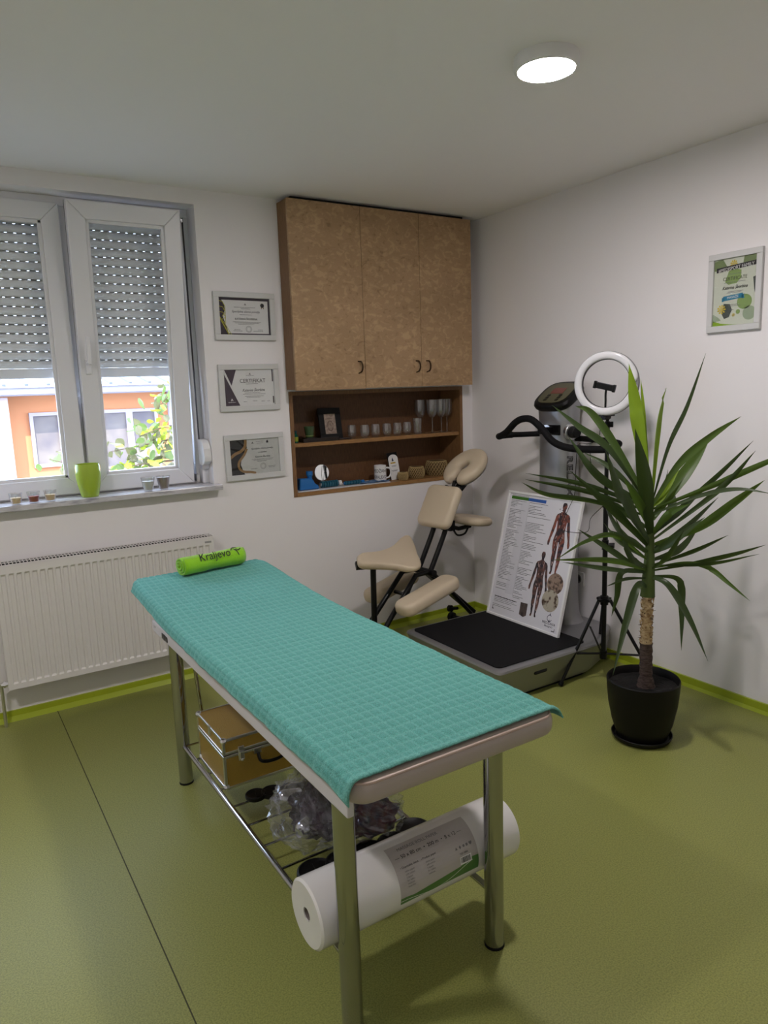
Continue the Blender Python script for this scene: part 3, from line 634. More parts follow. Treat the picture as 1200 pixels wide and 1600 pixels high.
M_wick1 = mat('wicker_light', (176, 152, 104), 0.8); M_wick2 = mat('wicker_dark', (92, 72, 44), 0.8)
def basket(label, x, y, R0, hgt, dark=0.5):
    t = thing('wicker_basket', label, 'basket', (x, y, SB), 'wicker baskets on the bottom shelf')
    prof = [(R0 * 0.78, 0), (R0 * 0.95, hgt * 0.25), (R0, hgt * 0.5), (R0 * 0.93, hgt * 0.8), (R0 * 0.84, hgt)]
    obj('basket_body', MB().lathe(prof + [(R0 * 0.80, hgt), (R0 * 0.80, hgt * 0.85), (0, hgt * 0.84)], 28, (x, y, SB)), M_wick2, t, smooth=True)
    sp_ = spline([(r_, 0, z) for r_, z in prof], 4)
    for dirn, mm, nn in ((1, M_wick1, 22), (-1, M_wick1, 22)):
        b = MB()
        for k in range(nn):
            pts = []
            for i, q_ in enumerate(sp_):
                a = 2 * math.pi * k / nn + dirn * 0.9 * i / (len(sp_) - 1); pts.append((x + (q_.x + 0.001) * math.cos(a), y + (q_.x + 0.001) * math.sin(a), SB + q_.z))
            b.tube(pts[::2] + [pts[-1]], 0.0019 if dirn == 1 else 0.0012, 5)
        o = obj('weave', b, mm, t, smooth=True); o['kind'] = 'stuff'
    obj('rim', MB().tube([(x + R0 * 0.84 * math.cos(a * math.pi / 14), y + R0 * 0.84 * math.sin(a * math.pi / 14), SB + hgt + 0.001) for a in range(28)], 0.004, 7, closed=True), M_wick1, t, smooth=True)
    obj('lid', MB().lathe([(R0 * 0.76, hgt), (R0 * 0.6, hgt + 0.006), (0, hgt + 0.009)], 24, (x, y, SB)), M_wick2, t, smooth=True)
basket('smallest round wicker basket, left of the three beside the mug', -0.535, 0.052, 0.034, 0.046)
basket('middle-sized round wicker basket between the small and the large one', -0.412, 0.075, 0.054, 0.070)
basket('largest round wicker basket, partly behind the massage chair headrest', -0.225, 0.105, 0.076, 0.092)

# ---------------------------------------------------------------- certificates
M_fr = mat('frame_white', (0.62, 0.62, 0.61), 0.45, srgb=False)
M_cglass = thin_glass('picture_glass', (0.97, 0.97, 0.97))
M_purple = mat('deep_purple', (48, 34, 52), 0.6); M_plum = mat('plum_ink', (84, 58, 78), 0.6)
M_gold = mat('gold_print', (150, 118, 74), 0.5); M_yel = mat('yellow_stroke', (190, 186, 30), 0.6)
def frame(label, M, w_, h_, q, cat='certificate', paper=None, glass=True, d=0.018):
    """M: local x right, y up, z out of the wall; origin at frame centre on the wall"""
    t = thing('framed_certificate', label, cat, tuple(M.to_translation()))
    f = MB()
    for a, b_ in (((-w_ / 2, -h_ / 2, 0.001), (w_ / 2, -h_ / 2 + q, d)), ((-w_ / 2, h_ / 2 - q, 0.001), (w_ / 2, h_ / 2, d)), ((-w_ / 2, -h_ / 2 + q, 0.001), (-w_ / 2 + q, h_ / 2 - q, d)), ((w_ / 2 - q, -h_ / 2 + q, 0.001), (w_ / 2, h_ / 2 - q, d))): f.box(a, b_, M)
    obj('frame', f, M_fr, t, bevel=0.002)
    obj('sheet', MB().box((-w_ / 2 + q - 0.002, -h_ / 2 + q - 0.002, 0.003), (w_ / 2 - q + 0.002, h_ / 2 - q + 0.002, 0.008), M), paper or M_paper, t)
    if glass: obj('glass', MB().box((-w_ / 2 + q - 0.001, -h_ / 2 + q - 0.001, 0.0115), (w_ / 2 - q + 0.001, h_ / 2 - q + 0.001, 0.0125), M), M_cglass, t)
    return t
def flat(name, polys, M, m, parent, z=0.0083):
    b = MB()
    for p_ in polys: b.prism(p_, 0.0003, M @ Matrix.Translation((0, 0, z)))
    return obj(name, b, m, parent)
def seg_line(P, w_):
    P = [Vector((p_[0], p_[1], 0)) for p_ in P]; L_ = []; Rr = []
    for i, p_ in enumerate(P):
        t_ = (P[min(i + 1, len(P) - 1)] - P[max(i - 1, 0)]).normalized(); n_ = Vector((-t_.y, t_.x, 0)) * w_ / 2
        L_.append((p_ + n_).to_2d()); Rr.append((p_ - n_).to_2d())
    return [[tuple(L_[i]), tuple(L_[i + 1]), tuple(Rr[i + 1]), tuple(Rr[i])] for i in range(len(P) - 1)]
def scribble(rows, M, m, parent, z=0.0083, name='small_print', seed=1, h=0.0022, gap=0.0015, kind='stuff'):
    """rows: (x0, x1, y) broken into word-length strokes"""
    rnd = random.Random(seed); b = MB()
    for x0, x1, y in rows:
        x = x0
        while x < x1:
            l = rnd.uniform(2, 7) * h; e = min(x + l, x1); b.prism([(x, y), (e, y), (e, y + h), (x, y + h)], 0.0002, M @ Matrix.Translation((0, 0, z))); x = e + gap
    o = obj(name, b, m, parent); o['kind'] = kind; return o
def circ(cx, cy, r_, n=20, ry=None): return [(cx + r_ * math.cos(2 * math.pi * k / n), cy + (ry or r_) * math.sin(2 * math.pi * k / n)) for k in range(n)]
def ring(cx, cy, r_, w_, n=20): return seg_line([(cx + r_ * math.cos(2 * math.pi * k / n), cy + r_ * math.sin(2 * math.pi * k / n)) for k in range(n + 1)], w_)
def MT(M, x, y, z=0.0086): return M @ Matrix.Translation((x, y, z))
def wallM(x, z, rot=0): return basis((x, 0, z), (1, 0, 0), (0, 0, 1), (0, -1, 0)) @ Matrix.Rotation(math.radians(rot), 4, 'Z')
tri = lambda x, y, s: [[(x - s, y - s), (x - s * 0.3, y - s), (x, y - s * 0.1), (x - 0.1 * s, y + s * 0.9)], [(x + s, y - s), (x + s * 0.3, y - s), (x, y - s * 0.1), (x + 0.1 * s, y + s * 0.9)]]
# 1: dark purple corner with yellow curves
M = wallM(-1.565, 1.933, -0.3); t = frame('framed certificate with purple border and yellow curved strokes, topmost of three beside the cupboard', M, 0.345, 0.25, 0.029)
iw, ih = 0.1435, 0.096
flat('purple_border', [[(-iw, ih - 0.013), (iw, ih - 0.013), (iw, ih), (-iw, ih)], [(iw - 0.010, -ih), (iw, -ih), (iw, ih - 0.013), (iw - 0.010, ih - 0.013)], [(-iw, -ih), (iw, -ih), (iw, -ih + 0.007), (-iw, -ih + 0.007)],
     [(-iw, -ih), (-0.095, -ih), (-0.112, -0.04), (-0.124, -0.005), (-0.112, 0.03), (-0.113, 0.06), (-0.128, 0.083), (-iw, 0.083)]], M, M_purple, t)
yl = []
for k in range(3):
    o_ = -0.028 * k
    yl += seg_line([(-iw + 0.002, 0.078 + o_), (-0.122, 0.074 + o_), (-0.110, 0.05 + o_), (-0.110, 0.02 + o_), (-0.128, -0.002 + o_ * 0.5)], 0.0032)
yl += seg_line([(-iw, -0.008), (-0.12, -0.05), (-0.095, -ih)], 0.005) + seg_line([(-iw, -0.002), (-0.112, -0.045), (-0.082, -ih)], 0.003)
flat('yellow_strokes', yl, M, M_yel, t, 0.0087)
flat('emblem', tri(0.004, 0.064, 0.006), M, M_ink2, t)
text('Specijalna zlatna povelja', 0.0165, MT(M, 0.006, 0.020), mat('grey_title', (96, 92, 98), 0.6), t, shear=0.25)
text('KATERINA ŠKORBINA', 0.0145, MT(M, 0.006, -0.018), M_ink, t, sx=0.9)
scribble([(-0.06, 0.06, 0.046), (-0.02, 0.03, 0.039), (-0.03, 0.04, 0.008), (-0.07, 0.09, -0.030), (-0.06, 0.08, -0.036), (-0.04, 0.05, -0.042), (-0.07, -0.02, -0.077), (-0.065, -0.03, -0.070), (0.045, 0.10, -0.077), (0.07, 0.10, -0.070)], M, M_ink2, t, seed=2)
flat('seal', ring(0.018, -0.066, 0.016, 0.002) + ring(0.018, -0.066, 0.011, 0.001), M, M_ink2, t)
flat('badge', [circ(0.102, 0.060, 0.011)], M, M_ink, t); flat('badge_ribbon', [[(0.094, 0.050), (0.102, 0.050), (0.096, 0.040)], [(0.104, 0.050), (0.112, 0.050), (0.110, 0.040)]], M, M_gold, t)
# 2: CERTIFIKAT
M = wallM(-1.565, 1.557, 0.1); t = frame('framed certificate headed CERTIFIKAT with plum triangles at its left, middle one of three', M, 0.345, 0.25, 0.029)
flat('plum_triangles', [[(-0.138, ih), (-0.072, ih), (-0.102, 0.012)], [(-iw, 0.078), (-0.060, -ih), (-iw, -ih)], [(0.134, 0.030), (0.141, 0.030), (0.141, ih), (0.134, ih)], [(0.134, -0.088), (0.141, -0.088), (0.141, -0.050), (0.134, -0.050)]], M, mat('plum_dark', (62, 46, 62), 0.6), t)
flat('emblem', tri(0.006, 0.074, 0.006) + [], M, M_ink2, t); flat('emblem_white', tri(-0.105, -0.062, 0.007), M, M_paper, t, 0.0087)
scribble([(-0.127, -0.085, -0.078)], M, M_paper, t, z=0.0087, seed=12)
text('CERTIFIKAT', 0.030, MT(M, 0.020, 0.026), mat('title_ink', (66, 58, 64), 0.6), t, sx=0.94)
text('Katerina Škorbina', 0.021, MT(M, 0.022, -0.021), M_ink, t, shear=0.4, sx=0.85)
scribble([(-0.015, 0.03, 0.063), (-0.02, 0.05, 0.018), (-0.03, 0.06, -0.030), (-0.04, 0.09, -0.037), (-0.03, 0.08, -0.048), (-0.02, 0.06, -0.054), (-0.04, -0.02, -0.077), (0.015, 0.04, -0.074), (0.065, 0.085, -0.077), (0.10, 0.115, -0.077)], M, M_ink2, t, seed=3)
# 3: black and gold
M = wallM(-1.559, 1.180, 0.4); t = frame('framed certificate with black and gold waves at its left, lowest of three', M, 0.345, 0.25, 0.029, paper=mat('paper_grey', (0.60, 0.61, 0.58), 0.6, srgb=False))
flat('black_field', [[(-iw, -ih), (-0.065, -ih), (-0.078, -0.065), (-0.086, -0.04), (-0.08, -0.01), (-0.06, 0.02), (-0.045, 0.05), (-0.045, ih), (-iw, ih)]], M, M_ink, t)
gl = []
cur = [(-0.05, ih, ), (-0.055, 0.06), (-0.078, 0.035), (-0.115, 0.020), (-iw, 0.0)]
gl += seg_line(spline([(x, y, 0) for x, y in cur], 6), 0.016)
gl += seg_line(spline([(-0.045, 0.045, 0), (-0.065, 0.01, 0), (-0.095, -0.025, 0), (-0.097, -0.055, 0), (-0.075, -0.078, 0), (-0.03, -0.085, 0), (0.0, -0.093, 0)], 6), 0.013)
flat('gold_waves', gl, M, M_gold, t, 0.0087)
flat('emblem', tri(-0.010, 0.076, 0.006) + [[(0.072, 0.070), (0.084, 0.070), (0.084, 0.080), (0.078, 0.086), (0.072, 0.080)]], M, M_ink, t)
text('Specijalna zlatna povelja', 0.0135, MT(M, 0.045, 0.038), M_ink, t, shear=0.3)
text('za doprinos', 0.011, MT(M, 0.045, 0.018), M_ink, t, shear=0.3)
text('Katerina Škorbina', 0.0145, MT(M, 0.045, -0.008), M_ink, t, shear=0.3, sx=0.85)
scribble([(0.01, 0.055, 0.080), (0.015, 0.05, 0.070), (-0.02, 0.11, -0.018), (-0.01, 0.10, -0.024), (0.01, 0.07, -0.030), (-0.03, 0.01, -0.070), (0.075, 0.12, -0.062), (0.08, 0.115, -0.068)], M, M_ink2, t, seed=5)
flat('seal', ring(0.045, -0.058, 0.016, 0.002) + ring(0.045, -0.058, 0.011, 0.001), M, M_ink2, t)
# 4: right wall
M = basis((0, -1.830, 1.893), (0, -1, 0), (0, 0, 1), (-1, 0, 0)); t = frame('portrait certificate with green blobs and flowers in white frame high on the right wall', M, 0.25, 0.34, 0.026, paper=mat('paper_greenish', (0.66, 0.70, 0.58), 0.6, srgb=False))
iw, ih = 0.099, 0.144
M_sg = mat('sage_print', (140, 168, 96), 0.6); M_dg = mat('slate_print', (74, 82, 76), 0.6); M_ye = mat('sunny_print', (214, 188, 40), 0.6); M_lg = mat('pale_sage', (160, 176, 146), 0.6)
flat('leaf_photo', [[(-iw, ih - 0.006), (-iw, 0.098), (-0.07, 0.094), (-0.04, 0.112), (-0.06, ih)], [(0.04, ih), (0.035, 0.118), (0.07, 0.105), (iw, 0.11), (iw, ih)]], M, mat('leaf_print', (122, 140, 92), 0.6), t)
flat('green_blobs', [[(-0.03, 0.09), (0.0, 0.098), (0.028, 0.088), (0.028, 0.055), (0.008, 0.035), (-0.03, 0.032), (-0.046, 0.045)], circ(0.048, -0.048, 0.034, 24, 0.032), circ(0.020, -0.088, 0.010, 16)], M, M_sg, t)
flat('pale_blobs', [circ(0.072, -0.098, 0.030, 20), [(-iw, -0.09), (-0.07, -0.108), (-0.06, -0.12), (-iw, -0.125)]], M, M_lg, t)
flat('dark_blobs', [[(-0.048, -0.048), (-0.02, -0.052), (-0.008, -0.078), (-0.022, -0.108), (-0.044, -0.114), (-0.058, -0.09)], [(0.083, 0.05), (iw - 0.001, 0.055), (iw - 0.001, -0.03), (0.09, 0.0)]], M, M_dg, t, 0.0087)
flat('green_foot', [[(-iw, -ih + 0.002), (-iw, -0.120), (-0.06, -0.133), (-0.02, -0.139), (0.02, -ih + 0.001)]], M, mat('lime_print', (140, 178, 30), 0.6), t)
def flower(cx, cy, r_, n=9): 
    return [[(cx, cy), (cx + r_ * math.cos(a - 0.2), cy + r_ * math.sin(a - 0.2)), (cx + r_ * 1.1 * math.cos(a), cy + r_ * 1.1 * math.sin(a)), (cx + r_ * math.cos(a + 0.2), cy + r_ * math.sin(a + 0.2))] for a in (2 * math.pi * k / n for k in range(n))]
flat('yellow_flowers', flower(-0.058, -0.072, 0.019) + flower(-0.008, 0.118, 0.016) + flower(0.0, -0.10, 0.007), M, M_ye, t, 0.0090)
flat('black_banner', [[(-0.088, 0.088), (0.095, 0.100), (0.095, 0.120), (-0.088, 0.108)]], M, M_ink, t, 0.0092)
text('#MEDISPORT FAMILY', 0.0205, MT(M, 0.004, 0.0945, 0.0098) @ Matrix.Rotation(0.065, 4, 'Z'), M_paper, t, sx=0.86)
text('CERTIFICATE', 0.021, MT(M, 0.0, 0.050, 0.0092), mat('green_grey_ink', (84, 96, 66), 0.6), t, sx=0.92)
text('Katarina Škorbina', 0.020, MT(M, 0.0, 0.012, 0.0092), M_ink, t, shear=0.45, sx=0.82)
flat('blue_ribbon', [[(-0.052, -0.037), (0.040, -0.030), (0.040, -0.010), (-0.052, -0.017)], [(0.036, -0.034), (0.048, -0.032), (0.044, -0.022), (0.048, -0.014), (0.036, -0.018)], [(-0.058, -0.040), (-0.048, -0.038), (-0.048, -0.020), (-0.058, -0.022)]], M, mat('ribbon_blue', (44, 134, 168), 0.6), t, 0.0092)
text('MASAŽE', 0.0145, MT(M, -0.006, -0.028, 0.0098) @ Matrix.Rotation(0.065, 4, 'Z'), M_paper, t)
scribble([(-0.05, 0.05, 0.040), (-0.03, 0.03, 0.075), (-0.03, 0.04, 0.000), (-0.035, 0.03, -0.005), (-0.025, 0.02, -0.056), (-0.025, 0.03, -0.062), (-0.02, 0.0, -0.078)], M, M_ink2, t, z=0.0092, seed=6, h=0.0018)

# ---------------------------------------------------------------- window sill items
SZ = 1.0485
t = thing('flower_pot', 'lime green glazed tapered pot on the window sill', 'pot', (-2.435, -0.005, SZ))
obj('pot_body', MB().lathe([(0.038, 0), (0.041, 0.003), (0.053, 0.06), (0.0585, 0.11), (0.059, 0.150), (0.056, 0.162), (0.053, 0.160), (0.054, 0.145), (0.050, 0.06), (0.034, 0.01), (0, 0.01)], 40, (-2.435, 0.0, SZ)), mat('lime_glaze', (0.36, 0.50, 0.045), 0.22, srgb=False, coat=0.3), t, smooth=True)
def votive(label, x, y, wax, r0=0.021, r1=0.030, h=0.055, fill=0.6, mug=False):
    t = thing('candle_glass', label, 'candle', (x, y, SZ), 'candle glasses on the window sill')
    obj('glass', MB().lathe([(r0, 0), (r0 + 0.001, 0.002), (r1, h), (r1 - 0.002, h), (r0 - 0.001, 0.006), (0, 0.006)], 24, (x, y, SZ)), M_glass, t, smooth=True)
    rf = r0 + (r1 - r0) * fill - 0.0025
    obj('wax', MB().lathe([(r0 - 0.0018, 0.0065), (rf, h * fill), (rf * 0.5, h * fill - 0.002), (0, h * fill - 0.002)], 22, (x, y, SZ)), wax, t, smooth=True)
    obj('wick', MB().tube([(x, y, SZ + h * fill - 0.003), (x + 0.001, y, SZ + h * fill + 0.008)], 0.0008, 5), M_ink, t)
W1 = mat('cream_wax', (236, 206, 160), 0.5); W2_ = mat('red_wax', (150, 40, 20), 0.4); W3 = mat('white_wax', (220, 220, 214), 0.5); W4 = mat('brown_wax', (150, 128, 118), 0.5)
votive('small glass with cream candle, leftmost on the window sill', -2.768, -0.035, W1)
votive('small glass with dark red candle on the window sill', -2.692, -0.033, W2_)
votive('small glass with cream candle right of the red one on the window sill', -2.619, -0.030, W1)
votive('flared glass with white candle, left of the brown one on the window sill', -2.158, -0.030, W3, 0.022, 0.036, 0.072, 0.72)
votive('flared glass with brown candle nearest the sill\'s right end', -2.078, -0.022, W4, 0.022, 0.036, 0.072, 0.9)

# ---------------------------------------------------------------- massage table
TB = thing('massage_table', 'massage table with beige cushion on four thick chrome legs, mid-room', 'massage table', (-2.12, -1.75, 0))
CX, HWc = -2.124, 0.302
YN, YC, YF = -2.555, -1.30, -0.645
zb, zt = 0.648, 0.706
def rr_fn(w_, h_, r_, n=8, cut=None):
    def f(ins): return rrect(w_ - 2 * ins, h_ - 2 * ins, max(r_ - ins, 0.004), n)
    return f
pad(Matrix.Translation((CX, (YN + YC) / 2, (zb + zt) / 2)), rr_fn(2 * HWc, YC - YN, 0.055), zt - zb, 'cushion', M_beige, TB, er=0.022)
hl = YF - YC - 0.004; rise = math.radians(4.2)
Mh = Matrix.Translation((CX, YC + 0.004, zb)) @ Matrix.Rotation(rise, 4, 'X') @ Matrix.Translation((0, hl / 2, (zt - zb) / 2))
pad(Mh, rr_fn(2 * HWc, hl, 0.10), zt - zb, 'headrest_cushion', M_beige, TB, er=0.022)
pp = rrect(2 * HWc - 0.014, YC - YN - 0.014, 0.05, 8)
obj('piping', MB().tube([(CX + x, (YN + YC) / 2 + y, zt - 0.006) for x, y in pp], 0.0035, 8, closed=True), mat('beige_piping', (0.48, 0.36, 0.30), 0.4, srgb=False), TB, smooth=True)
for x in (-2.405, -1.862): obj('side_rail', MB().box((x - 0.009, -2.50 if x < -2 else -2.39, 0.603), (x + 0.009, -0.93, 0.6475)), M_rail, TB, bevel=0.004)
for y in (-2.39, -1.07): obj('cross_rail', MB().box((-2.396, y - 0.01, 0.610), (-1.872, y + 0.01, 0.6475)), M_rail, TB)
obj('hinge', MB().tube([(-2.417, -1.10, 0.622), (-2.413, -1.10, 0.622)], 0.012, 14).box((-2.4165, -1.14, 0.612), (-2.414, -1.07, 0.632)), M_blackpaint, TB)
LEGS = [(-2.383, -2.422), (-1.928, -2.414), (-2.371, -1.073), (-1.930, -1.073)]
for (x, y) in LEGS:
    lg = obj('leg', MB().lathe([(0.0262, 0.006), (0.0262, 0.646)], 32, (x, y, 0), capt=True), M_chrome, TB, smooth=True)
    obj('rubber_foot', MB().lathe([(0.0275, 0.0), (0.0275, 0.005), (0.0268, 0.008)], 24, (x, y, 0), capt=True), M_rubber, lg)
obj('leg_cap', MB().box((-2.398, -2.436, 0.632), (-2.352, -2.384, 0.648)), M_black, TB)
for x in (-2.372, -1.930): obj('shelf_rail', MB().tube([(x, -2.388, 0.160), (x, -1.098, 0.160)], 0.0095, 14), M_chrome, TB, smooth=True)
for y in (-2.386, -1.098):
    pass
for k in range(10):
    y = -2.25 + k * 0.128
    obj('shelf_rod', MB().tube([(-2.370, y, 0.164), (-1.932, y, 0.164)], 0.0042, 8), M_chrome, TB, smooth=True)
obj('brace', MB().tube([(-2.322, -1.10, 0.66), (-2.292, -1.12, 0.170)], 0.0075, 12), M_chrome, TB, smooth=True)
obj('rail_stud', MB().tube([(-2.413, -0.97, 0.63), (-2.417, -0.97, 0.63)], 0.005, 8), M_alu, TB)

# towel draped over the cushion
def top_z(y):
    if y <= YC - 0.12: return zt
    b0 = YC - 0.12; span = 0.26
    u_ = (y - b0) / span
    s0 = math.tan(rise)
    if u_ < 1: return zt + s0 * span * 0.5 * u_ * u_ - 0.0
    return zt + s0 * (y - b0 - span * 0.5)
M_tow = bpy.data.materials.new('teal_terry'); M_tow.use_nodes = True
tt = M_tow.node_tree; bs = tt.nodes['Principled BSDF']; bs.inputs['Roughness'].default_value = 0.95; bs.inputs['Sheen Weight'].default_value = 0.35; bs.inputs['Specular IOR Level'].default_value = 0.1
bs.inputs['Sheen Tint'].default_value = (0.6, 0.95, 0.9, 1)
at_ = tt.nodes.new('ShaderNodeVertexColor'); at_.layer_name = 'weave'
mx = tt.nodes.new('ShaderNodeMix'); mx.data_type = 'RGBA'; mx.inputs[6].default_value = (0.105, 0.355, 0.305, 1); mx.inputs[7].default_value = (0.155, 0.435, 0.380, 1)
tt.links.new(at_.outputs[0], mx.inputs[0])
tcn = tt.nodes.new('ShaderNodeTexCoord'); nz = tt.nodes.new('ShaderNodeTexNoise'); nz.inputs['Scale'].default_value = 260; nz.inputs['Detail'].default_value = 5
mpn = tt.nodes.new('ShaderNodeMapping'); mpn.inputs['Scale'].default_value = (1, 1.7, 1)
tt.links.new(tcn.outputs['Object'], mpn.inputs[0]); tt.links.new(mpn.outputs[0], nz.inputs[0])
m2 = tt.nodes.new('ShaderNodeMix'); m2.data_type = 'RGBA'; m2.blend_type = 'MULTIPLY'; m2.inputs[0].default_value = 0.55
rr = tt.nodes.new('ShaderNodeMapRange'); rr.inputs[1].default_value = 0.35; rr.inputs[2].default_value = 0.6; rr.inputs[3].default_value = 0.42; rr.inputs[4].default_value = 1.15
tt.links.new(nz.outputs[0], rr.inputs[0]); tt.links.new(mx.outputs[2], m2.inputs[6]); tt.links.new(rr.outputs[0], m2.inputs[7]); tt.links.new(m2.outputs[2], bs.inputs['Base Color'])
bpn = tt.nodes.new('ShaderNodeBump'); bpn.inputs['Strength'].default_value = 0.55; bpn.inputs['Distance'].default_value = 0.003
tt.links.new(nz.outputs[0], bpn.inputs['Height']); tt.links.new(bpn.outputs[0], bs.inputs['Normal'])
def towel():
    cx_, cy_ = 0.0265, 0.0385; K = 6
    s0, s1 = -0.334, 0.334; y0, y1 = YN + 0.015, YF + 0.032
    ns = int((s1 - s0) / (cx_ / K)); ny_ = int((y1 - y0) / (cy_ / K))
    rc = 0.026; th = 0.0065; vv = []; colr = []
    for j in range(ny_ + 1):
        yy = y0 + (y1 - y0) * j / ny_
        for i in range(ns + 1):
            s = s0 + (s1 - s0) * i / ns
            # rounding of plan corners: local half width
            hw = HWc
            dn = yy - YN; df = (YF - 0.005) - yy
            if dn < 0.055: hw -= (0.055 - math.sqrt(max(0, 0.055 ** 2 - (0.055 - max(dn, 0.0)) ** 2))) * 0.30
            if df < 0.10: hw -= (0.10 - math.sqrt(max(0, 0.10 ** 2 - (0.10 - max(min(df, .1), 0.0)) ** 2))) * 0.55
            g = -1 if s < 0 else 1; a = abs(s); flat_ = hw - rc + th; arc = rc * math.pi / 2
            zt_ = top_z(min(yy, YF - 0.02)) + th
            if a <= flat_: x = s; dz = 0; nx_, nz_ = 0, 1
            elif a <= flat_ + arc:
                q = (a - flat_) / rc; x = g * (flat_ + rc * math.sin(q)); dz = rc * (1 - math.cos(q)); nx_, nz_ = g * math.sin(q), math.cos(q)
            else: e = a - flat_ - arc; x = g * (flat_ + rc + 0.10 * e); dz = rc + e; nx_, nz_ = g, 0
            px_, py_, pz_ = x, yy, zt_ - dz
            # far end drapes down
            e = yy - (YF - 0.030)
            if e > 0:
                q = min(e / 0.03, 1.2); py_ = YF - 0.030 + 0.030 * math.sin(min(q, 1.5708)); pz_ -= 0.030 * (1 - math.cos(min(q, 1.5708)))
            # soft undulation
            w_ = noise.noise(Vector((px_ * 6, yy * 4, 0))) * 0.003 + noise.noise(Vector((px_ * 22, yy * 18, 3))) * 0.0011
            if a > flat_: w_ += 0.004 * (noise.noise(Vector((yy * 14, g * 5, 1))) + 0.4) * min(1, (a - flat_) / 0.05)
            u_ = ((s - s0) / cx_) % 1.0; v_ = ((yy - y0) / cy_) % 1.0
            line = 1.0 if (min(u_, 1 - u_) < 0.09 or min(v_, 1 - v_) < 0.09) else 0.0
            hem = 1 if (i < 3 or i > ns - 3 or j < 3 or j > ny_ - 3) else 0
            puff = 0.0016 * (1 - line) + 0.0016 * math.sqrt(max(0, math.sin(math.pi * u_) * math.sin(math.pi * v_))) * (1 - line) + (0.003 if hem else 0)
            px_ += nx_ * (w_ + puff); pz_ += nz_ * (w_ + puff)
            # near corners: cloth corner droops and flicks out
            if dn < 0.10 and g > 0 and a > flat_ + 0.01:
                k_ = (1 - dn / 0.10) * min(1, (a - flat_ - 0.01) / 0.05); px_ += 0.022 * k_; pz_ += 0.010 * k_
            if dn < 0.12 and g < 0 and a > flat_:
                k_ = (1 - dn / 0.12) * min(1, (a - flat_) / 0.06); pz_ -= 0.012 * k_; py_ -= 0.006 * k_
            vv.append((CX + px_, py_, pz_)); colr.append(1.0 if (line or hem) else 0.0)
    mb = MB(); n1 = ns + 1
    mb.add(vv, [(j * n1 + i, j * n1 + i + 1, (j + 1) * n1 + i + 1, (j + 1) * n1 + i) for j in range(ny_) for i in range(ns)])
    me = bpy.data.meshes.new('bath_towel'); me.from_pydata(mb.v, [], mb.f); me.update()
    ca = me.color_attributes.new('weave', 'FLOAT_COLOR', 'POINT')
    buf = []
    for c_ in colr: buf += [c_, c_, c_, 1]
    ca.data.foreach_set('color', buf); me.polygons.foreach_set('use_smooth', [True] * len(me.polygons)); me.materials.append(M_tow)
    o = bpy.data.objects.new('bath_towel', me); COL.objects.link(o)
    sm = o.modifiers.new('thick', 'SOLIDIFY'); sm.thickness = 0.004; sm.offset = -1
    return tag(o, 'large teal terry towel with woven grid spread over the massage table', 'towel')
towel()

# rolled lime towel
t = thing('rolled_towel', 'rolled lime green towel with black embroidered lettering on the head end of the table', 'towel', (-2.08, -0.70, 0.76))
A0 = Vector((-2.234, -0.742, 0.0)); A1 = Vector((-1.932, -0.690, 0.0)); ax = (A1 - A0).normalized(); pr_ = ax.cross(Vector((0, 0, 1))); rl = 0.041
zc = top_z(-0.70) + 0.0095 + rl
M_lime = mat('lime_terry', (0.30, 0.66, 0.02), 0.95, srgb=False, sheen=0.4, bump=0.9, bump_scale=320, spec=0.1)
def spiral(turns=3.1, n=72):
    pts = []
    for k in range(n + 1):
        q = k / n; a = 2 * math.pi * turns * q + 0.4; r_ = 0.006 + (rl - 0.006) * q; pts.append((r_ * math.cos(a), r_ * math.sin(a)))
    return pts
sp_ = spiral(); b = MB(); L_ = (A1 - A0).length; NS = 14; vv = []
for j in range(NS + 1):
    q = j / NS; k_ = 1 + 0.05 * math.sin(q * 9) + 0.03 * math.sin(q * 23)
    for i, (x, y) in enumerate(sp_):
        sh = 0.012 * (i / len(sp_) - 0.5) * (1 if j in (0, NS) else 0) * (1 if j == 0 else -1)
        yy = y * 0.98 * k_; yy = max(yy, -rl * 0.92)
        P_ = A0 + ax * (L_ * q + sh) + pr_ * (x * 1.12 * k_); P_.z = zc + yy; vv.append(P_)
n1 = len(sp_)
b.add(vv, [(j * n1 + i, j * n1 + i + 1, (j + 1) * n1 + i + 1, (j + 1) * n1 + i) for j in range(NS) for i in range(n1 - 1)])
o = obj('cloth', b, M_lime, t, smooth=True); sm = o.modifiers.new('thick', 'SOLIDIFY'); sm.thickness = 0.0075; sm.offset = 0
bo = MB(); bo.tube([A0 + ax * (L_ * 0.86 + 0.001 * k) + Vector((0, 0, 0)) for k in range(2)], 0.001, 4)
def on_roll(me, size_off, ang):
    for v in me.vertices:
        a = ang + v.co.y / rl; s = size_off + v.co.x
        P_ = A0 + ax * s + pr_ * (1.12 * 1.03 * (rl + 0.0055) * math.cos(a)); P_.z = zc + (rl + 0.0055) * 1.03 * math.sin(a); v.co = P_
me = text_mesh('Kraljevo', 0.046, ext=0.0, shear=0.15, sx=0.98); bm = bmesh.new(); bm.from_mesh(me); bmesh.ops.triangulate(bm, faces=bm.faces); bmesh.ops.subdivide_edges(bm, edges=bm.edges, cuts=2); bm.to_mesh(me); bm.free()
on_roll(me, 0.148, math.radians(20)); me.materials.clear(); me.materials.append(M_ink); obj('embroidered_lettering', None, None, t, mesh=me)
eb = MB(); 
for pl in ([(0.232, 0.018), (0.243, 0.028), (0.256, 0.029), (0.264, 0.022)], [(0.246, 0.026), (0.258, 0.010), (0.264, -0.006)], [(0.252, 0.018), (0.268, 0.014), (0.282, 0.020)]):
    eb.tube([(x, y, 0) for x, y in [tuple(p_)[:2] for p_ in spline([(x, y, 0) for x, y in pl], 5)]], 0.0022, 5)
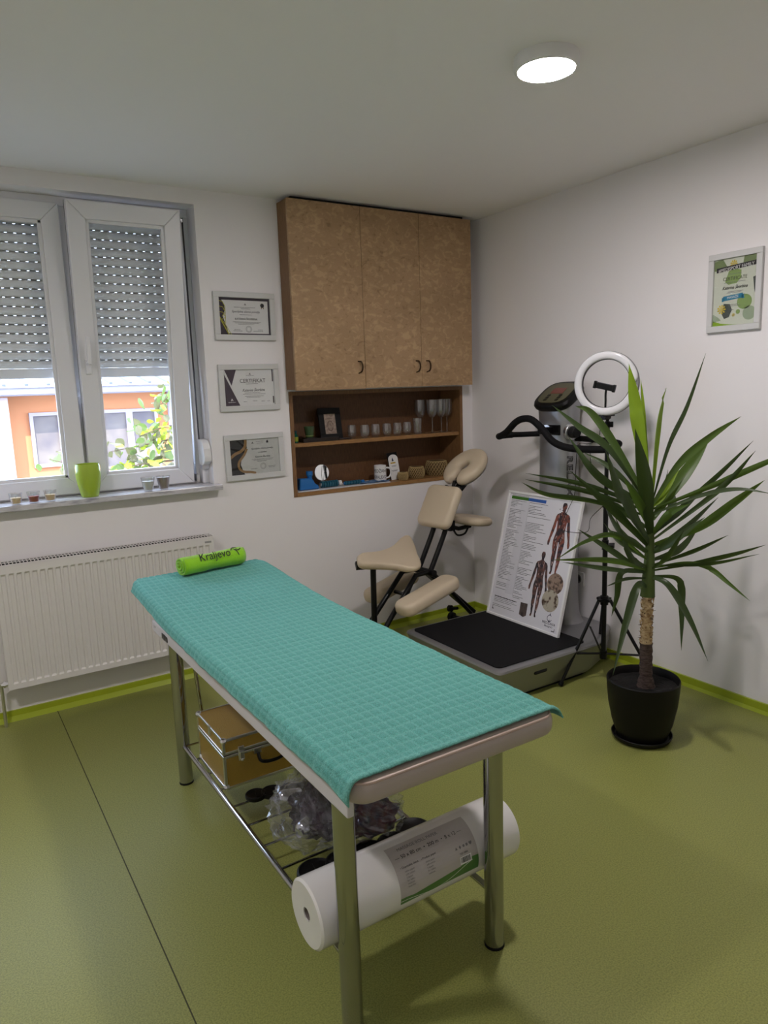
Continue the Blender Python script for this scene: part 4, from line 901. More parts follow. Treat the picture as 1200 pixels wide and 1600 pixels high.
me = eb.mesh('embroidered_sprig'); on_roll(me, 0.0, math.radians(24)); me.materials.append(M_ink); obj('embroidered_sprig', None, None, t, mesh=me)

# ---------------------------------------------------------------- things on the lower shelf
ZS = 0.1697
t = thing('beauty_case', 'gold-coloured case with aluminium edges and latches on the shelf under the table', 'case', (-2.19, -1.375, ZS))
M_goldp = mat('gold_panel', (0.46, 0.30, 0.065), 0.35, 0.55, srgb=False, bump=0.5, bump_scale=240, stretch=(1, 1, 1))
cx0, cx1, cy0, cy1, cz0, cz1 = -2.357, -2.03, -1.512, -1.236, ZS, 0.356
zm = 0.296
obj('case_body', MB().box((cx0 + 0.003, cy0 + 0.003, cz0 + 0.002), (cx1 - 0.003, cy1 - 0.003, zm - 0.002)), M_goldp, t)
ld = obj('lid', MB().box((cx0 + 0.003, cy0 + 0.003, zm + 0.002), (cx1 - 0.003, cy1 - 0.003, cz1 - 0.003)), M_goldp, t)
ed = MB(); q = 0.010
for x in (cx0, cx1 - q):
    for y in (cy0, cy1 - q): ed.box((x, y, cz0), (x + q, y + q, zm - 0.0015)); ed.box((x, y, zm + 0.0015), (x + q, y + q, cz1))
for z in (cz0, zm - 0.0015 - q, zm + 0.0015, cz1 - q):
    ed.box((cx0 + q, cy0, z), (cx1 - q, cy0 + q * 0.6, z + q)); ed.box((cx0 + q, cy1 - q * 0.6, z), (cx1 - q, cy1, z + q)); ed.box((cx0, cy0 + q, z), (cx0 + q * 0.6, cy1 - q, z + q)); ed.box((cx1 - q * 0.6, cy0 + q, z), (cx1, cy1 - q, z + q))
obj('edge_profile', ed, M_alu, t, bevel=0.0015)
cr = MB()
for x in (cx0, cx1):
    for y in (cy0, cy1):
        for z in (cz0, cz1):
            cr.lathe([(0.0, -0.010), (0.009, -0.008), (0.012, 0), (0.009, 0.008), (0.0, 0.010)], 10, (x + (0.0065 if x == cx0 else -0.0065), y + (0.0065 if y == cy0 else -0.0065), z + (0.0102 if z == cz0 else -0.0065)))
obj('corner_guard', cr, M_alu, t, smooth=True)['kind'] = 'stuff'
for x in (cx0 + 0.065, cx1 - 0.065):
    la = MB(); la.box((x - 0.011, cy0 - 0.004, zm - 0.030), (x + 0.011, cy0 + 0.001, zm + 0.022)); la.box((x - 0.007, cy0 - 0.009, zm - 0.022), (x + 0.007, cy0 - 0.004, zm + 0.004)); la.tube([(x, cy0 - 0.007, zm - 0.03), (x, cy0 - 0.007, zm - 0.022)], 0.006, 8)
    obj('latch', la, M_alu, t, bevel=0.0015)
hx = (cx0 + cx1) / 2 + 0.01
hb = MB(); hb.box((hx - 0.062, cy0 - 0.004, zm - 0.022), (hx - 0.036, cy0 + 0.001, zm - 0.004)); hb.box((hx + 0.036, cy0 - 0.004, zm - 0.022), (hx + 0.062, cy0 + 0.001, zm - 0.004)); obj('handle_mount', hb, M_alu, t)
obj('handle', MB().tube(spline([(hx - 0.05, cy0 - 0.008, zm - 0.016), (hx - 0.045, cy0 - 0.022, zm - 0.045), (hx, cy0 - 0.028, zm - 0.052), (hx + 0.045, cy0 - 0.022, zm - 0.045), (hx + 0.05, cy0 - 0.008, zm - 0.016)], 6), 0.006, 8, flat=1.4), M_black, t, smooth=True)
obj('lid_hinge', MB().box((cx0 - 0.002, -1.39, zm + 0.03), (cx0 + 0.004, -1.37, cz1 + 0.0015)), M_alu, t)

def lobed(label, name, cat, cs, rz, z0, h=0.014):
    """flat black rubber tray of overlapping round lobes"""
    t = thing(name, label, cat, (cs[0][0], cs[0][1], z0))
    b = MB()
    for k, (x, y, r_) in enumerate(cs):
        zo = z0 + 0.0006 * k
        b.lathe([(r_ * 0.95, 0), (r_, h * 0.3), (r_ * 0.97, h * 0.9), (r_ * 0.88, h), (r_ * 0.70, h * 0.75), (r_ * 0.30, h * 0.7), (0, h * 0.7)], 26, (x, y, zo))
        if k:
            px_, py_, pr2 = cs[k - 1]; d = Vector((x - px_, y - py_, 0)); n_ = Vector((-d.y, d.x, 0)).normalized()
            b.prism([(px_ + n_.x * pr2 * 0.62, py_ + n_.y * pr2 * 0.62), (px_ - n_.x * pr2 * 0.62, py_ - n_.y * pr2 * 0.62), (x - n_.x * r_ * 0.62, y - n_.y * r_ * 0.62), (x + n_.x * r_ * 0.62, y + n_.y * r_ * 0.62)], h * 0.8, Matrix.Translation((0, 0, zo + 0.0003)))
    obj('lobes', b, M_black, t, smooth=True)
    return t
lobed('flat black lobed plate lying crosswise on the rods just in front of the gold case', 'foot_plate', 'plate', [(-2.285, -1.606, 0.036), (-2.232, -1.622, 0.038), (-2.172, -1.640, 0.034), (-2.10, -1.660, 0.038), (-2.03, -1.675, 0.038)], 0, ZS - 0.0008)
lobed('flat black lobed plate lying crosswise between the plastic bag and the paper roll', 'foot_plate', 'plate', [(-2.300, -2.085, 0.056), (-2.215, -2.095, 0.056), (-2.13, -2.100, 0.052), (-2.05, -2.110, 0.056), (-1.965, -2.085, 0.056)], 0, ZS - 0.0008, 0.020)
b = thing('plastic_bag', 'clear crumpled plastic bag with bottles and dark cloth inside, on the shelf under the table', 'bag', (-2.18, -1.90, ZS))
def blob(c_, r_, sx, sy, sz, amp, seed, n1=26, n2=16, rot=0.0, freq=2.2):
    vv = []; fs = []; Mz = Matrix.Rotation(rot, 3, 'Z')
    for j in range(n2 + 1):
        ph = math.pi * j / n2
        for i in range(n1):
            a = 2 * math.pi * i / n1; d = Vector((math.sin(ph) * math.cos(a), math.sin(ph) * math.sin(a), math.cos(ph)))
            k_ = 1 + amp * noise.noise(d * freq + Vector((seed, 0, 0))) + amp * 0.7 * abs(noise.noise(d * freq * 3 + Vector((0, seed, 0))))
            v = Mz @ Vector((d.x * sx, d.y * sy, d.z * sz)) * r_ * k_; v = v + Vector(c_); v.z = max(v.z, ZS + 0.002); vv.append(v)
    for j in range(n2):
        for i in range(n1): l = (i + 1) % n1; fs.append((j * n1 + i, j * n1 + l, (j + 1) * n1 + l, (j + 1) * n1 + i))
    return MB().add(vv, fs)
M_film = thin_glass('plastic_film', (0.93, 0.94, 0.96), 0.10, 1.8, 0.05, (0.75, 0.78, 0.85))
obj('film', blob((-2.205, -1.90, ZS + 0.072), 0.105, 1.15, 1.50, 0.82, 0.35, 3, 60, 40, rot=-0.35, freq=2.6), M_film, b, smooth=False)
obj('film', blob((-2.075, -1.99, ZS + 0.060), 0.088, 1.25, 1.15, 0.78, 0.30, 9, 50, 30, rot=-0.3, freq=3), M_film, b, smooth=False)
obj('dark_cloth', blob((-2.160, -1.90, ZS + 0.062), 0.085, 1.25, 1.4, 0.80, 0.35, 21, 40, 24, rot=-0.35), mat('near_black_cloth', (22, 21, 28), 0.85, col2=(52, 34, 48), noise_scale=30), b, smooth=True)
obj('dark_cloth', blob((-2.07, -1.985, ZS + 0.052), 0.066, 1.3, 1.1, 0.78, 0.30, 27, 40, 24, rot=-0.3), mat('blue_red_cloth', (44, 50, 76), 0.85, col2=(86, 30, 48), noise_scale=26), b, smooth=True)
def bottle(p0, d, r_, l, m, nm):
    d = Vector(d).normalized(); q = d.to_track_quat('Z', 'Y').to_matrix().to_4x4(); Mq = Matrix.Translation(p0) @ q
    obj(nm, MB().lathe([(r_ * 0.9, 0), (r_, 0.004), (r_, l * 0.75), (r_ * 0.7, l * 0.86), (r_ * 0.55, l * 0.88), (r_ * 0.55, l), (r_ * 0.4, l), (r_ * 0.4, l * 0.94), (0, l * 0.94)], 24, (0, 0, 0), M=Mq), m, b, smooth=True)
bottle((-2.215, -1.82, ZS + 0.085), (-0.9, 0.1, 0.15), 0.024, 0.085, mat('silver_bottle', (0.6, 0.6, 0.66), 0.2, 0.9, srgb=False), 'bottle')
bottle((-2.225, -1.925, ZS + 0.062), (-0.8, -0.55, 0.05), 0.026, 0.090, MATS['silver_bottle'], 'bottle')

t = thing('paper_roll', 'long white couch paper roll in plastic film lying on the shelf behind the near legs', 'paper roll', (-2.11, -2.29, ZS))
RL0 = Vector((-2.438, -2.306, 0.2552)); RL1 = Vector((-1.802, -2.300, 0.2552)); rr_ = 0.0855
axr = (RL1 - RL0).normalized(); Lr = (RL1 - RL0).length
Mr2 = basis(RL0, axr.cross(Vector((0, 0, 1))), (0, 0, 1), axr * -1)
Mr2 = Matrix.Translation(RL0) @ axr.to_track_quat('Z', 'Y').to_matrix().to_4x4()
M_roll = mat('roll_paper', (0.80, 0.79, 0.77), 0.25, srgb=False, coat=0.5)
obj('paper', MB().lathe([(0.017, 0.03), (0.017, 0.002), (rr_ - 0.006, 0.0), (rr_, 0.005), (rr_, Lr - 0.005), (rr_ - 0.006, Lr), (0.017, Lr - 0.002), (0.017, Lr - 0.03)], 56, M=Mr2), M_roll, t, smooth=True)
obj('core', MB().lathe([(0.0172, 0.004), (0.0172, Lr - 0.004)], 24, capb=False, M=Mr2).lathe([(0.0145, 0.004), (0.0145, Lr - 0.004)], 24, capb=False, M=Mr2).lathe([(0.0144, 0.06), (0.0001, 0.06)], 24, capb=False, M=Mr2), mat('core_card', (120, 110, 104), 0.8), t, smooth=True)
# printed label on the roll: patches mapped onto the cylinder; s along the axis, a = angle above the horizontal on the camera side
def roll_patch(poly, m, name, lift=0.0006, ns=10):
    me = MB(); 
    bm = bmesh.new(); vs_ = [bm.verts.new((x, y, 0)) for x, y in poly]; bm.faces.new(vs_)
    bmesh.ops.triangulate(bm, faces=bm.faces)
    for _ in range(4): bmesh.ops.subdivide_edges(bm, edges=[e for e in bm.edges if e.calc_length() > 0.012], cuts=1); bmesh.ops.triangulate(bm, faces=bm.faces)
    for v in bm.verts:
        s, y = v.co.x, v.co.y; a = y / rr_; q = RL0 + axr * s; v.co = Vector((q.x, q.y - (rr_ + lift) * math.cos(a), q.z + (rr_ + lift) * math.sin(a)))
    mm = bpy.data.meshes.new(name); bm.to_mesh(mm); bm.free(); mm.materials.append(m); return obj(name, None, None, t, mesh=mm)
def roll_text(s_, size, x, y, m, sx=1, lift=0.0012):
    me = text_mesh(s_, size, ext=0, align='LEFT', sx=sx)
    for v in me.vertices:
        a = (y + v.co.y) / rr_; q = RL0 + axr * (x + v.co.x); v.co = Vector((q.x, q.y - (rr_ + lift) * math.cos(a), q.z + (rr_ + lift) * math.sin(a)))
    me.materials.clear(); me.materials.append(m); obj('lettering', None, None, t, mesh=me)
M_lab = mat('label_grey', (0.48, 0.45, 0.44), 0.3, srgb=False, coat=0.4); M_lgreen = mat('label_green', (0.075, 0.20, 0.05), 0.3, srgb=False, coat=0.4)
s0, s1 = 0.225, 0.480; yb, yt_ = -0.024, 0.126
roll_patch([(s0, yb), (s1, yb), (s1, yt_), (s0, yt_)], M_lab, 'label')
gp = [(s0, yb), (s1, yb), (s1, yb + 0.040)] + [(s1 - (s1 - s0) * k / 12, yb + 0.034 + 0.010 * math.cos(k / 12 * 3.1) - 0.022 * math.sin(math.pi * k / 12) ** 2 - (0.006 * k / 12)) for k in range(1, 13)]
roll_patch(gp, M_lgreen, 'label_green_wave', 0.0009)
for k in range(12):
    x = s0 + (s1 - s0) * k / 12; q = 12 - k; f_ = lambda q: yb + 0.034 + 0.010 * math.cos(q / 12 * 3.1) - 0.022 * math.sin(math.pi * q / 12) ** 2 - (0.006 * q / 12) - 0.008
    if k == 0: pl = []
    pl.append((x, f_(q)))
wl = seg_line(pl, 0.0014); wob = MB()
for sgm in wl:
    wob.face([(lambda s, y: (RL0.x + s * axr.x, RL0.y + s * axr.y - (rr_ + 0.0014) * math.cos(y / rr_), RL0.z + (rr_ + 0.0014) * math.sin(y / rr_)))(x, y) for x, y in sgm])
obj('label_white_line', wob, M_paper, t)
roll_patch([(0.418, 0.008), (0.456, 0.008), (0.456, 0.028), (0.418, 0.028)], M_paper, 'barcode_ground', 0.0016)
random.seed(2); x = 0.421
bc = MB()
while x < 0.452:
    w_ = random.choice((0.0006, 0.001, 0.0016)); bc.face([(lambda s, y: (RL0.x + s * axr.x, RL0.y + s * axr.y - (rr_ + 0.0022) * math.cos(y / rr_), RL0.z + (rr_ + 0.0022) * math.sin(y / rr_)))(a, c_) for a, c_ in ((x, 0.012), (x + w_, 0.012), (x + w_, 0.026), (x, 0.026))]); x += w_ + random.choice((0.0007, 0.0012))
bo = obj('barcode', bc, M_ink, t); bo['kind'] = 'stuff'
roll_text('— 50 x 80 cm  •  200 m  •  8 x 12 —', 0.0135, s0 + 0.012, 0.085, M_ink, 1.05)
roll_text('MASSAGE ROLL PAPER', 0.013, s0 + 0.03, 0.105, M_ink2, 1.0)
for i, (x, y, l) in enumerate([(0.24, 0.062, 0.05), (0.305, 0.062, 0.06)]): roll_text('• Disposable sheet' if i == 0 else '• Product paper', 0.0075, x, y, M_ink)
for i in range(6): roll_text('lorem ipsum'[:0] + ('white paper', 'soft cotton', '2 layers', 'for tables', 'wellness', 'keep dry')[i], 0.0062, 0.25, 0.052 - i * 0.0072, M_ink2)
for i in range(5): roll_text(('white paper', 'soft cotton', '2 layers', 'for tables', 'wellness')[i], 0.0062, 0.315, 0.052 - i * 0.0072, M_ink2)
roll_text('▲ ♦ ● ■ ♥', 0.009, 0.410, 0.048, M_ink2); roll_text('7321 5004', 0.0065, 0.420, 0.033, M_ink)

# ---------------------------------------------------------------- massage chair
ph = math.radians(7); cph, sph = math.cos(ph), math.sin(ph); OX, OY = -0.6, -0.37
def C(u, v, w_): return Vector((OX + u * cph + v * sph, OY + u * sph - v * cph, w_))
UU = Vector((cph, sph, 0)); VV = Vector((sph, -cph, 0)); WW = Vector((0, 0, 1))
mc_ = thing('massage_chair', 'folding massage chair with cream pads on black tube frame in the corner by the shelves', 'massage chair', C(0, 0, 0))
def CM(u, v, w_, tilt_deg, roll=0):
    """pad frame: local x = forward tilted up by tilt, local y = -lateral, z = normal"""
    a = math.radians(tilt_deg); x = UU * math.cos(a) + WW * math.sin(a); y = VV * -1
    return basis(C(u, v, w_), x, y) @ Matrix.Rotation(math.radians(roll), 4, 'X')
# chest pad
Mp = CM(0.043, 0.0, 0.822, 61)
pad(Mp, rr_fn(0.265, 0.265, 0.045), 0.062, 'chest_pad', M_cream, mc_, er=0.028)
# seat: saddle, narrow at the rear, flaring to two wings at the front, turned and rolled towards the room
PR_, PF_, PN_ = C(-0.575, 0, 0.620), C(-0.085, -0.14, 0.632), C(-0.255, 0.14, 0.524)
PM_ = (PF_ + PN_) / 2; EX, EY = PM_ - PR_, (PF_ - PN_) / 2; LX, LY = EX.length, EY.length
Ms = basis(PR_, EX, EY, EX.cross(EY))
def wedge(ins):
    P_ = [(0.0, 0.20), (0.10, 0.36), (0.40, 0.44), (0.66, 0.66), (0.84, 1.0), (0.95, 1.08), (1.03, 0.92), (1.08, 0.45), (1.08, 0.0)]
    P_ = P_ + [(a, -b_) for a, b_ in P_[::-1][1:]]
    P_ = [(a * LX, b_ * LY) for a, b_ in P_]
    c_ = spline([(x, y, 0) for x, y in P_ + [P_[0]]], 4)[:-1]
    kx = 1 - ins / (0.54 * LX); ky = 1 - ins / (0.75 * LY)
    return [(0.54 * LX + (p_.x - 0.54 * LX) * kx, p_.y * ky) for p_ in c_[::-1]]
so = pad(Ms @ Matrix.Translation((0, 0, -0.022)), wedge, 0.044, 'seat_pad', M_cream, mc_, er=0.020)
for v in so.data.vertices:
    l = Ms.inverted() @ v.co; f_ = max(0, min(1, l.x / LX)); l.z += 0.9 * (l.y / LY) ** 2 * 0.030 * f_ - 0.012 * math.sin(math.pi * f_); v.co = Ms @ l
# face cradle
Mf = CM(0.268, 0.0, 1.036, 38)
def horseshoe(M, R0, rw, rh, a0, a1, n=44, m=18, sx=1.0):
    vv = []; fs = []
    for i in range(n + 1):
        a = math.radians(a0 + (a1 - a0) * i / n); d = Vector((math.cos(a) * sx, math.sin(a), 0)); e = min(i, n - i) / 3.0
        k_ = math.sqrt(max(0.0, 1 - (1 - min(1, e)) ** 2)) * 0.999 + 0.001
        for j in range(m):
            b_ = 2 * math.pi * j / m; cx = abs(math.cos(b_)) ** 0.8 * (1 if math.cos(b_) > 0 else -1); cz = abs(math.sin(b_)) ** 0.8 * (1 if math.sin(b_) > 0 else -1)
            vv.append(M @ (d * (R0 + rw * cx * k_) + Vector((0, 0, rh * cz * k_))))
    for i in range(n):
        for j in range(m): l = (j + 1) % m; fs.append((i * m + j, i * m + l, (i + 1) * m + l, (i + 1) * m + j))
    return MB().add(vv, fs + [tuple(range(m - 1, -1, -1)), tuple(n * m + k for k in range(m))])
obj('face_cradle_pad', horseshoe(Mf, 0.086, 0.055, 0.034, -172, 172, sx=1.10), M_cream, mc_, smooth=True)
obj('cradle_plate', horseshoe(Mf @ Matrix.Translation((0, 0, -0.036)), 0.092, 0.034, 0.006, -160, 160, sx=1.08), M_alu, mc_, smooth=True)
obj('cradle_bracket', MB().box((-0.13, -0.025, -0.075), (0.0, 0.025, -0.045), Mf).tube([Mf @ Vector((-0.05, 0, -0.06)), C(0.17, 0, 0.955), C(0.15, 0, 0.90)], 0.012, 10).tube([Mf @ Vector((-0.03, -0.04, -0.06)), Mf @ Vector((-0.03, 0.04, -0.06))], 0.013, 10), M_black, mc_)
# arm pad
def ell(a_, b_):
    def f(ins): return [((a_ - ins) * math.copysign(abs(math.cos(q)) ** 0.75, math.cos(q)), (b_ - ins) * math.copysign(abs(math.sin(q)) ** 0.75, math.sin(q))) for q in (2 * math.pi * k / 36 for k in range(36))]
    return f
pad(CM(0.305, 0.0, 0.705, -6), ell(0.095, 0.145), 0.052, 'arm_pad', M_cream, mc_, er=0.024)
obj('arm_bracket', MB().tube([C(0.10, 0, 0.70), C(0.20, 0, 0.665), C(0.30, 0, 0.668)], 0.013, 10).tube(spline([C(0.12, 0.03, 0.68), C(0.16, 0.03, 0.635), C(0.22, 0.03, 0.635), C(0.25, 0.03, 0.665)], 5), 0.006, 8).box((0.09, -0.04, 0.67), (0.13, 0.04, 0.73), basis(C(0, 0, 0), UU, VV * -1)), M_black, mc_)
# kneeling pads
for sgn in (1, -1):
    pad(CM(-0.235 if sgn > 0 else -0.20, 0.18 * sgn, 0.372 if sgn > 0 else 0.350, 13), rr_fn(0.43 if sgn > 0 else 0.38, 0.145, 0.055), 0.076, 'knee_pad', M_cream, mc_, er=0.028)
# frame
for v in (-0.05, 0.05):
    obj('frame_tube', MB().tube(spline([C(0.16, v, 0.93), C(0.085, v, 0.79), C(0.03, v, 0.67), C(-0.06, v, 0.51), C(-0.10, v, 0.445)], 6), 0.0155, 12), M_blackpaint, mc_, smooth=True)
for v, e in ((0.06, 0.20), (-0.06, -0.20)):
    obj('rear_leg', MB().tube([C(-0.10, v * 0.9, 0.46), C(-0.215, v, 0.46), C(-0.43, v * 1.1, 0.238), C(-0.62, v * 1.4, 0.035)], 0.015, 12), M_blackpaint, mc_, smooth=True)
obj('front_leg', MB().box((0, -0.026, -0.014), (0.53, 0.026, 0.014), basis(C(-0.09, 0.0, 0.455), UU * 0.775 + WW * -0.66, VV * -1)), M_blackpaint, mc_, bevel=0.006)
obj('front_leg', MB().tube([C(-0.10, 0.075, 0.46), C(0.02, 0.075, 0.345), C(0.30, 0.075, 0.055)], 0.012, 10), M_blackpaint, mc_, smooth=True)
ft = obj('foot_bar', MB().tube([C(0.325, -0.20, 0.030), C(0.325, 0.13, 0.030)], 0.0165, 14), M_blackpaint, mc_, smooth=True)
for v in (-0.20, 0.13): obj('rubber_end', MB().tube([C(0.325, v - 0.014, 0.030), C(0.325, v + 0.014, 0.030)], 0.0295, 16), M_rubber, ft, smooth=True)
obj('adjuster_knob', MB().tube([C(0.21, -0.03, 0.15), C(0.20, -0.075, 0.14)], 0.010, 10).tube([C(0.20, -0.075, 0.14), C(0.197, -0.095, 0.137)], 0.022, 12), M_black, mc_, smooth=True)
ft = obj('foot_bar', MB().tube([C(-0.62, -0.20, 0.030), C(-0.62, 0.20, 0.030)], 0.0165, 14), M_blackpaint, mc_, smooth=True)
for v in (-0.20, 0.20): obj('rubber_end', MB().tube([C(-0.62, v - 0.014, 0.030), C(-0.62, v + 0.014, 0.030)], 0.0295, 16), M_rubber, ft, smooth=True)
obj('seat_post', MB().tube([C(-0.478, 0, 0.568), C(-0.478, 0, 0.54), C(-0.486, 0, 0.03)], [0.018, 0.0165, 0.0165], 14).tube([C(-0.486, 0, 0.045), C(-0.62, 0, 0.030)], 0.013, 10), M_blackpaint, mc_, smooth=True)
obj('seat_bracket', MB().box((0.0, -0.035, -0.062), (0.14, 0.035, -0.046), Ms).box((0.14, -0.018, -0.066), (0.36, 0.018, -0.050), Ms), M_black, mc_)
obj('knee_bar', MB().tube([C(-0.235, -0.20, 0.335), C(-0.235, 0.20, 0.335)], 0.011, 10).tube([C(-0.235, 0, 0.335), C(-0.16, 0, 0.45)], 0.011, 10), M_blackpaint, mc_, smooth=True)
obj('cross_joint', MB().tube([C(-0.10, -0.085, 0.455), C(-0.10, 0.095, 0.455)], 0.020, 14), M_black, mc_, smooth=True)

# ---------------------------------------------------------------- vibration platform
vp = thing('vibration_platform', 'silver vibration platform with black mat, upright column and black handlebars', 'exercise machine', (-0.6, -0.94, 0))
M_sil = mat('silver_paint', (0.33, 0.33, 0.34), 0.36, 0.7, srgb=False)
def loft(rings, n, mb=None, capb=True, capt=True):
    mb = mb or MB(); vv = [v for r_ in rings for v in r_]; fs = []
    for i in range(len(rings) - 1):
        for k in range(n): l = (k + 1) % n; fs.append((i * n + k, i * n + l, (i + 1) * n + l, (i + 1) * n + k))
    if capb: fs.append(tuple(range(n - 1, -1, -1)))
    if capt: fs.append(tuple((len(rings) - 1) * n + k for k in range(n)))
    return mb.add(vv, fs)
def plan(x0, x1, y0, y1, xr, yr0, yr1, r_=0.03):
    """base outline: rectangle x0..x1 with narrower rear reaching xr"""
    P_ = [(x0, y0), (x1, y0), (xr, yr0), (xr, yr1), (x1, y1), (x0, y1)]; out = []
    for i in range(6):
        p_ = Vector(P_[i]); a = (Vector(P_[i - 1]) - p_).normalized(); b_ = (Vector(P_[(i + 1) % 6]) - p_).normalized()
        for k in range(5):
            q = k / 4; m_ = p_ + a * r_ * (1 - q) ** 2 + b_ * r_ * q ** 2; out.append((m_.x, m_.y))
    return out
rings = []
for ins, z in ((0.055, 0.020), (0.045, 0.045), (0.018, 0.12), (0.004, 0.168), (0.0, 0.176), (0.003, 0.186), (0.012, 0.192), (0.026, 0.193)):
    rings.append([(x, y, z) for x, y in plan(-0.955 + ins, -0.275 - ins * 0.3, -1.335 + ins, -0.548 - ins, -0.016, -1.20 + ins * 0.5, -0.62 - ins * 0.5)])
obj('platform_body', loft(rings, 30), M_sil, vp, smooth=True)
obj('underside', MB().prism(plan(-0.88, -0.30, -1.262, -0.625, -0.05, -1.13, -0.70), 0.022), M_black, vp)
obj('rubber_mat', MB().prism(rrect(0.60, 0.715, 0.03), 0.006, Matrix.Translation((-0.628, -0.942, 0.1925))), M_rubber, vp)
hr = MB(); hr.prism(rrect(0.088, 0.030, 0.012), 0.012, basis((-0.672, -1.310, 0.128), (1, 0, 0), (0, 0.33, 0.94)))
obj('side_handle', hr, M_black, vp, bevel=0.004)
rings = []
PC = (-0.135, -0.915)
def sup(ax_, ay, n=36, e=0.75): return [(PC[0] + ax_ * math.copysign(abs(math.cos(q)) ** e, math.cos(q)), PC[1] + ay * math.copysign(abs(math.sin(q)) ** e, math.sin(q))) for q in (2 * math.pi * k / n for k in range(n))]
for z, a_, b_ in ((0.186, 0.104, 0.165), (0.20, 0.094, 0.148), (0.24, 0.082, 0.132), (0.34, 0.075, 0.122), (0.7, 0.073, 0.119), (1.0, 0.073, 0.117), (1.25, 0.074, 0.117)):
    rings.append([(x, y, z) for x, y in sup(a_, b_)])
top = [(x, y, 1.385 + (x - (PC[0] - 0.08)) * 0.72) for x, y in sup(0.082, 0.124)]
rings.append(top)
obj('column', loft(rings, 36), M_sil, vp, smooth=True)
sl_ = math.atan(0.72); Md = Matrix.Translation((PC[0], PC[1], 1.385 + 0.08 * 0.72)) @ Matrix.Rotation(-sl_, 4, 'Y')
def dpoly(kx, ky): return [((p_[0] - PC[0]) * kx, (p_[1] - PC[1]) * ky) for p_ in sup(0.088 / math.cos(sl_), 0.128, e=0.62)]
obj('display_rim', loft([[Md @ Vector((x, y, z)) for x, y in dpoly(k_, k_)] for z, k_ in ((-0.012, 0.98), (0.0, 1.04), (0.016, 1.05), (0.030, 0.98), (0.033, 0.90))], 36), M_black, vp, smooth=True)
dp = obj('display_panel', MB().prism(dpoly(0.80, 0.80), 0.002, Md @ Matrix.Translation((0, 0, 0.0325))), mat('olive_panel', (74, 72, 44), 0.3, coat=0.6), vp)
obj('screen', MB().box((-0.005, -0.045, 0.0348), (0.042, 0.045, 0.0356), Md), mat('red_screen', (110, 34, 22), 0.2, coat=0.6), dp)
kb = MB()
for i in range(3):
    for j in range(2): kb.box((-0.068 + i * 0.020, -0.055 + j * 0.085, 0.0345), (-0.055 + i * 0.020, -0.035 + j * 0.085, 0.0365), Md)
obj('buttons', kb, M_black, dp)
# handlebars
lp = spline([(-0.13, -0.80, 1.245), (-0.19, -0.70, 1.240), (-0.24, -0.62, 1.237), (-0.285, -0.595, 1.232), (-0.31, -0.63, 1.235), (-0.315, -0.69, 1.262), (-0.315, -0.76, 1.315), (-0.315, -0.82, 1.336), (-0.312, -0.885, 1.332), (-0.305, -0.955, 1.285), (-0.30, -1.02, 1.225), (-0.29, -1.09, 1.196), (-0.275, -1.17, 1.186), (-0.245, -1.27, 1.185), (-0.215, -1.34, 1.190), (-0.18, -1.355, 1.205), (-0.15, -1.33, 1.215), (-0.13, -1.22, 1.222), (-0.125, -1.02, 1.226)], 8)
obj('handlebar', MB().tube(lp, [0.0155 if k < 14 or k > 118 else 0.019 for k in range(len(lp))], 14), M_rubber, vp, smooth=True)
obj('handlebar_clamp', MB().box((-0.30, -0.945, 1.255), (-0.20, -0.915, 1.290)).box((-0.215, -0.99, 1.245), (-0.20, -0.90, 1.30)), M_black, vp, bevel=0.004)
hub = MB(); hub.tube([(-0.165, -1.020, 1.262), (-0.172, -1.048, 1.262)], 0.042, 28); obj('hub_ring', hub, M_alu, vp, smooth=True, bevel=0.003)
obj('hub', MB().tube([(-0.170, -1.045, 1.262), (-0.178, -1.085, 1.262)], [0.033, 0.028], 24), M_black, vp, smooth=True, bevel=0.004)
lc = MB(); lc.tube([(-0.202, -0.90, 1.272), (-0.222, -0.903, 1.272)], 0.028, 24); obj('hub_ring', lc, M_alu, vp, smooth=True)
# outlined vertical lettering on the column
cu_ = bpy.data.curves.new('x', 'FONT'); cu_.body = 'RELAXER'; cu_.size = 0.062; cu_.fill_mode = 'NONE'; cu_.bevel_depth = 0.0017; cu_.bevel_resolution = 0; cu_.resolution_u = 2; cu_.align_x = 'LEFT'; cu_.space_character = 1.08
o_ = bpy.data.objects.new('x', cu_); COL.objects.link(o_)
me = bpy.data.meshes.new_from_object(o_.evaluated_get(bpy.context.evaluated_depsgraph_get())); bpy.data.objects.remove(o_)
for v in me.vertices:
    a = math.radians(58) + v.co.y / 0.10
    c__, s__ = math.cos(a), math.sin(a); e = 0.75
    v.co = Vector((PC[0] - (0.0745 + v.co.z) * math.copysign(abs(c__) ** e, c__), PC[1] - (0.1185 + v.co.z) * math.copysign(abs(s__) ** e, s__), 1.135 - v.co.x * 1.15))
me.materials.clear(); me.materials.append(M_ink); obj('column_lettering', None, None, vp, mesh=me)

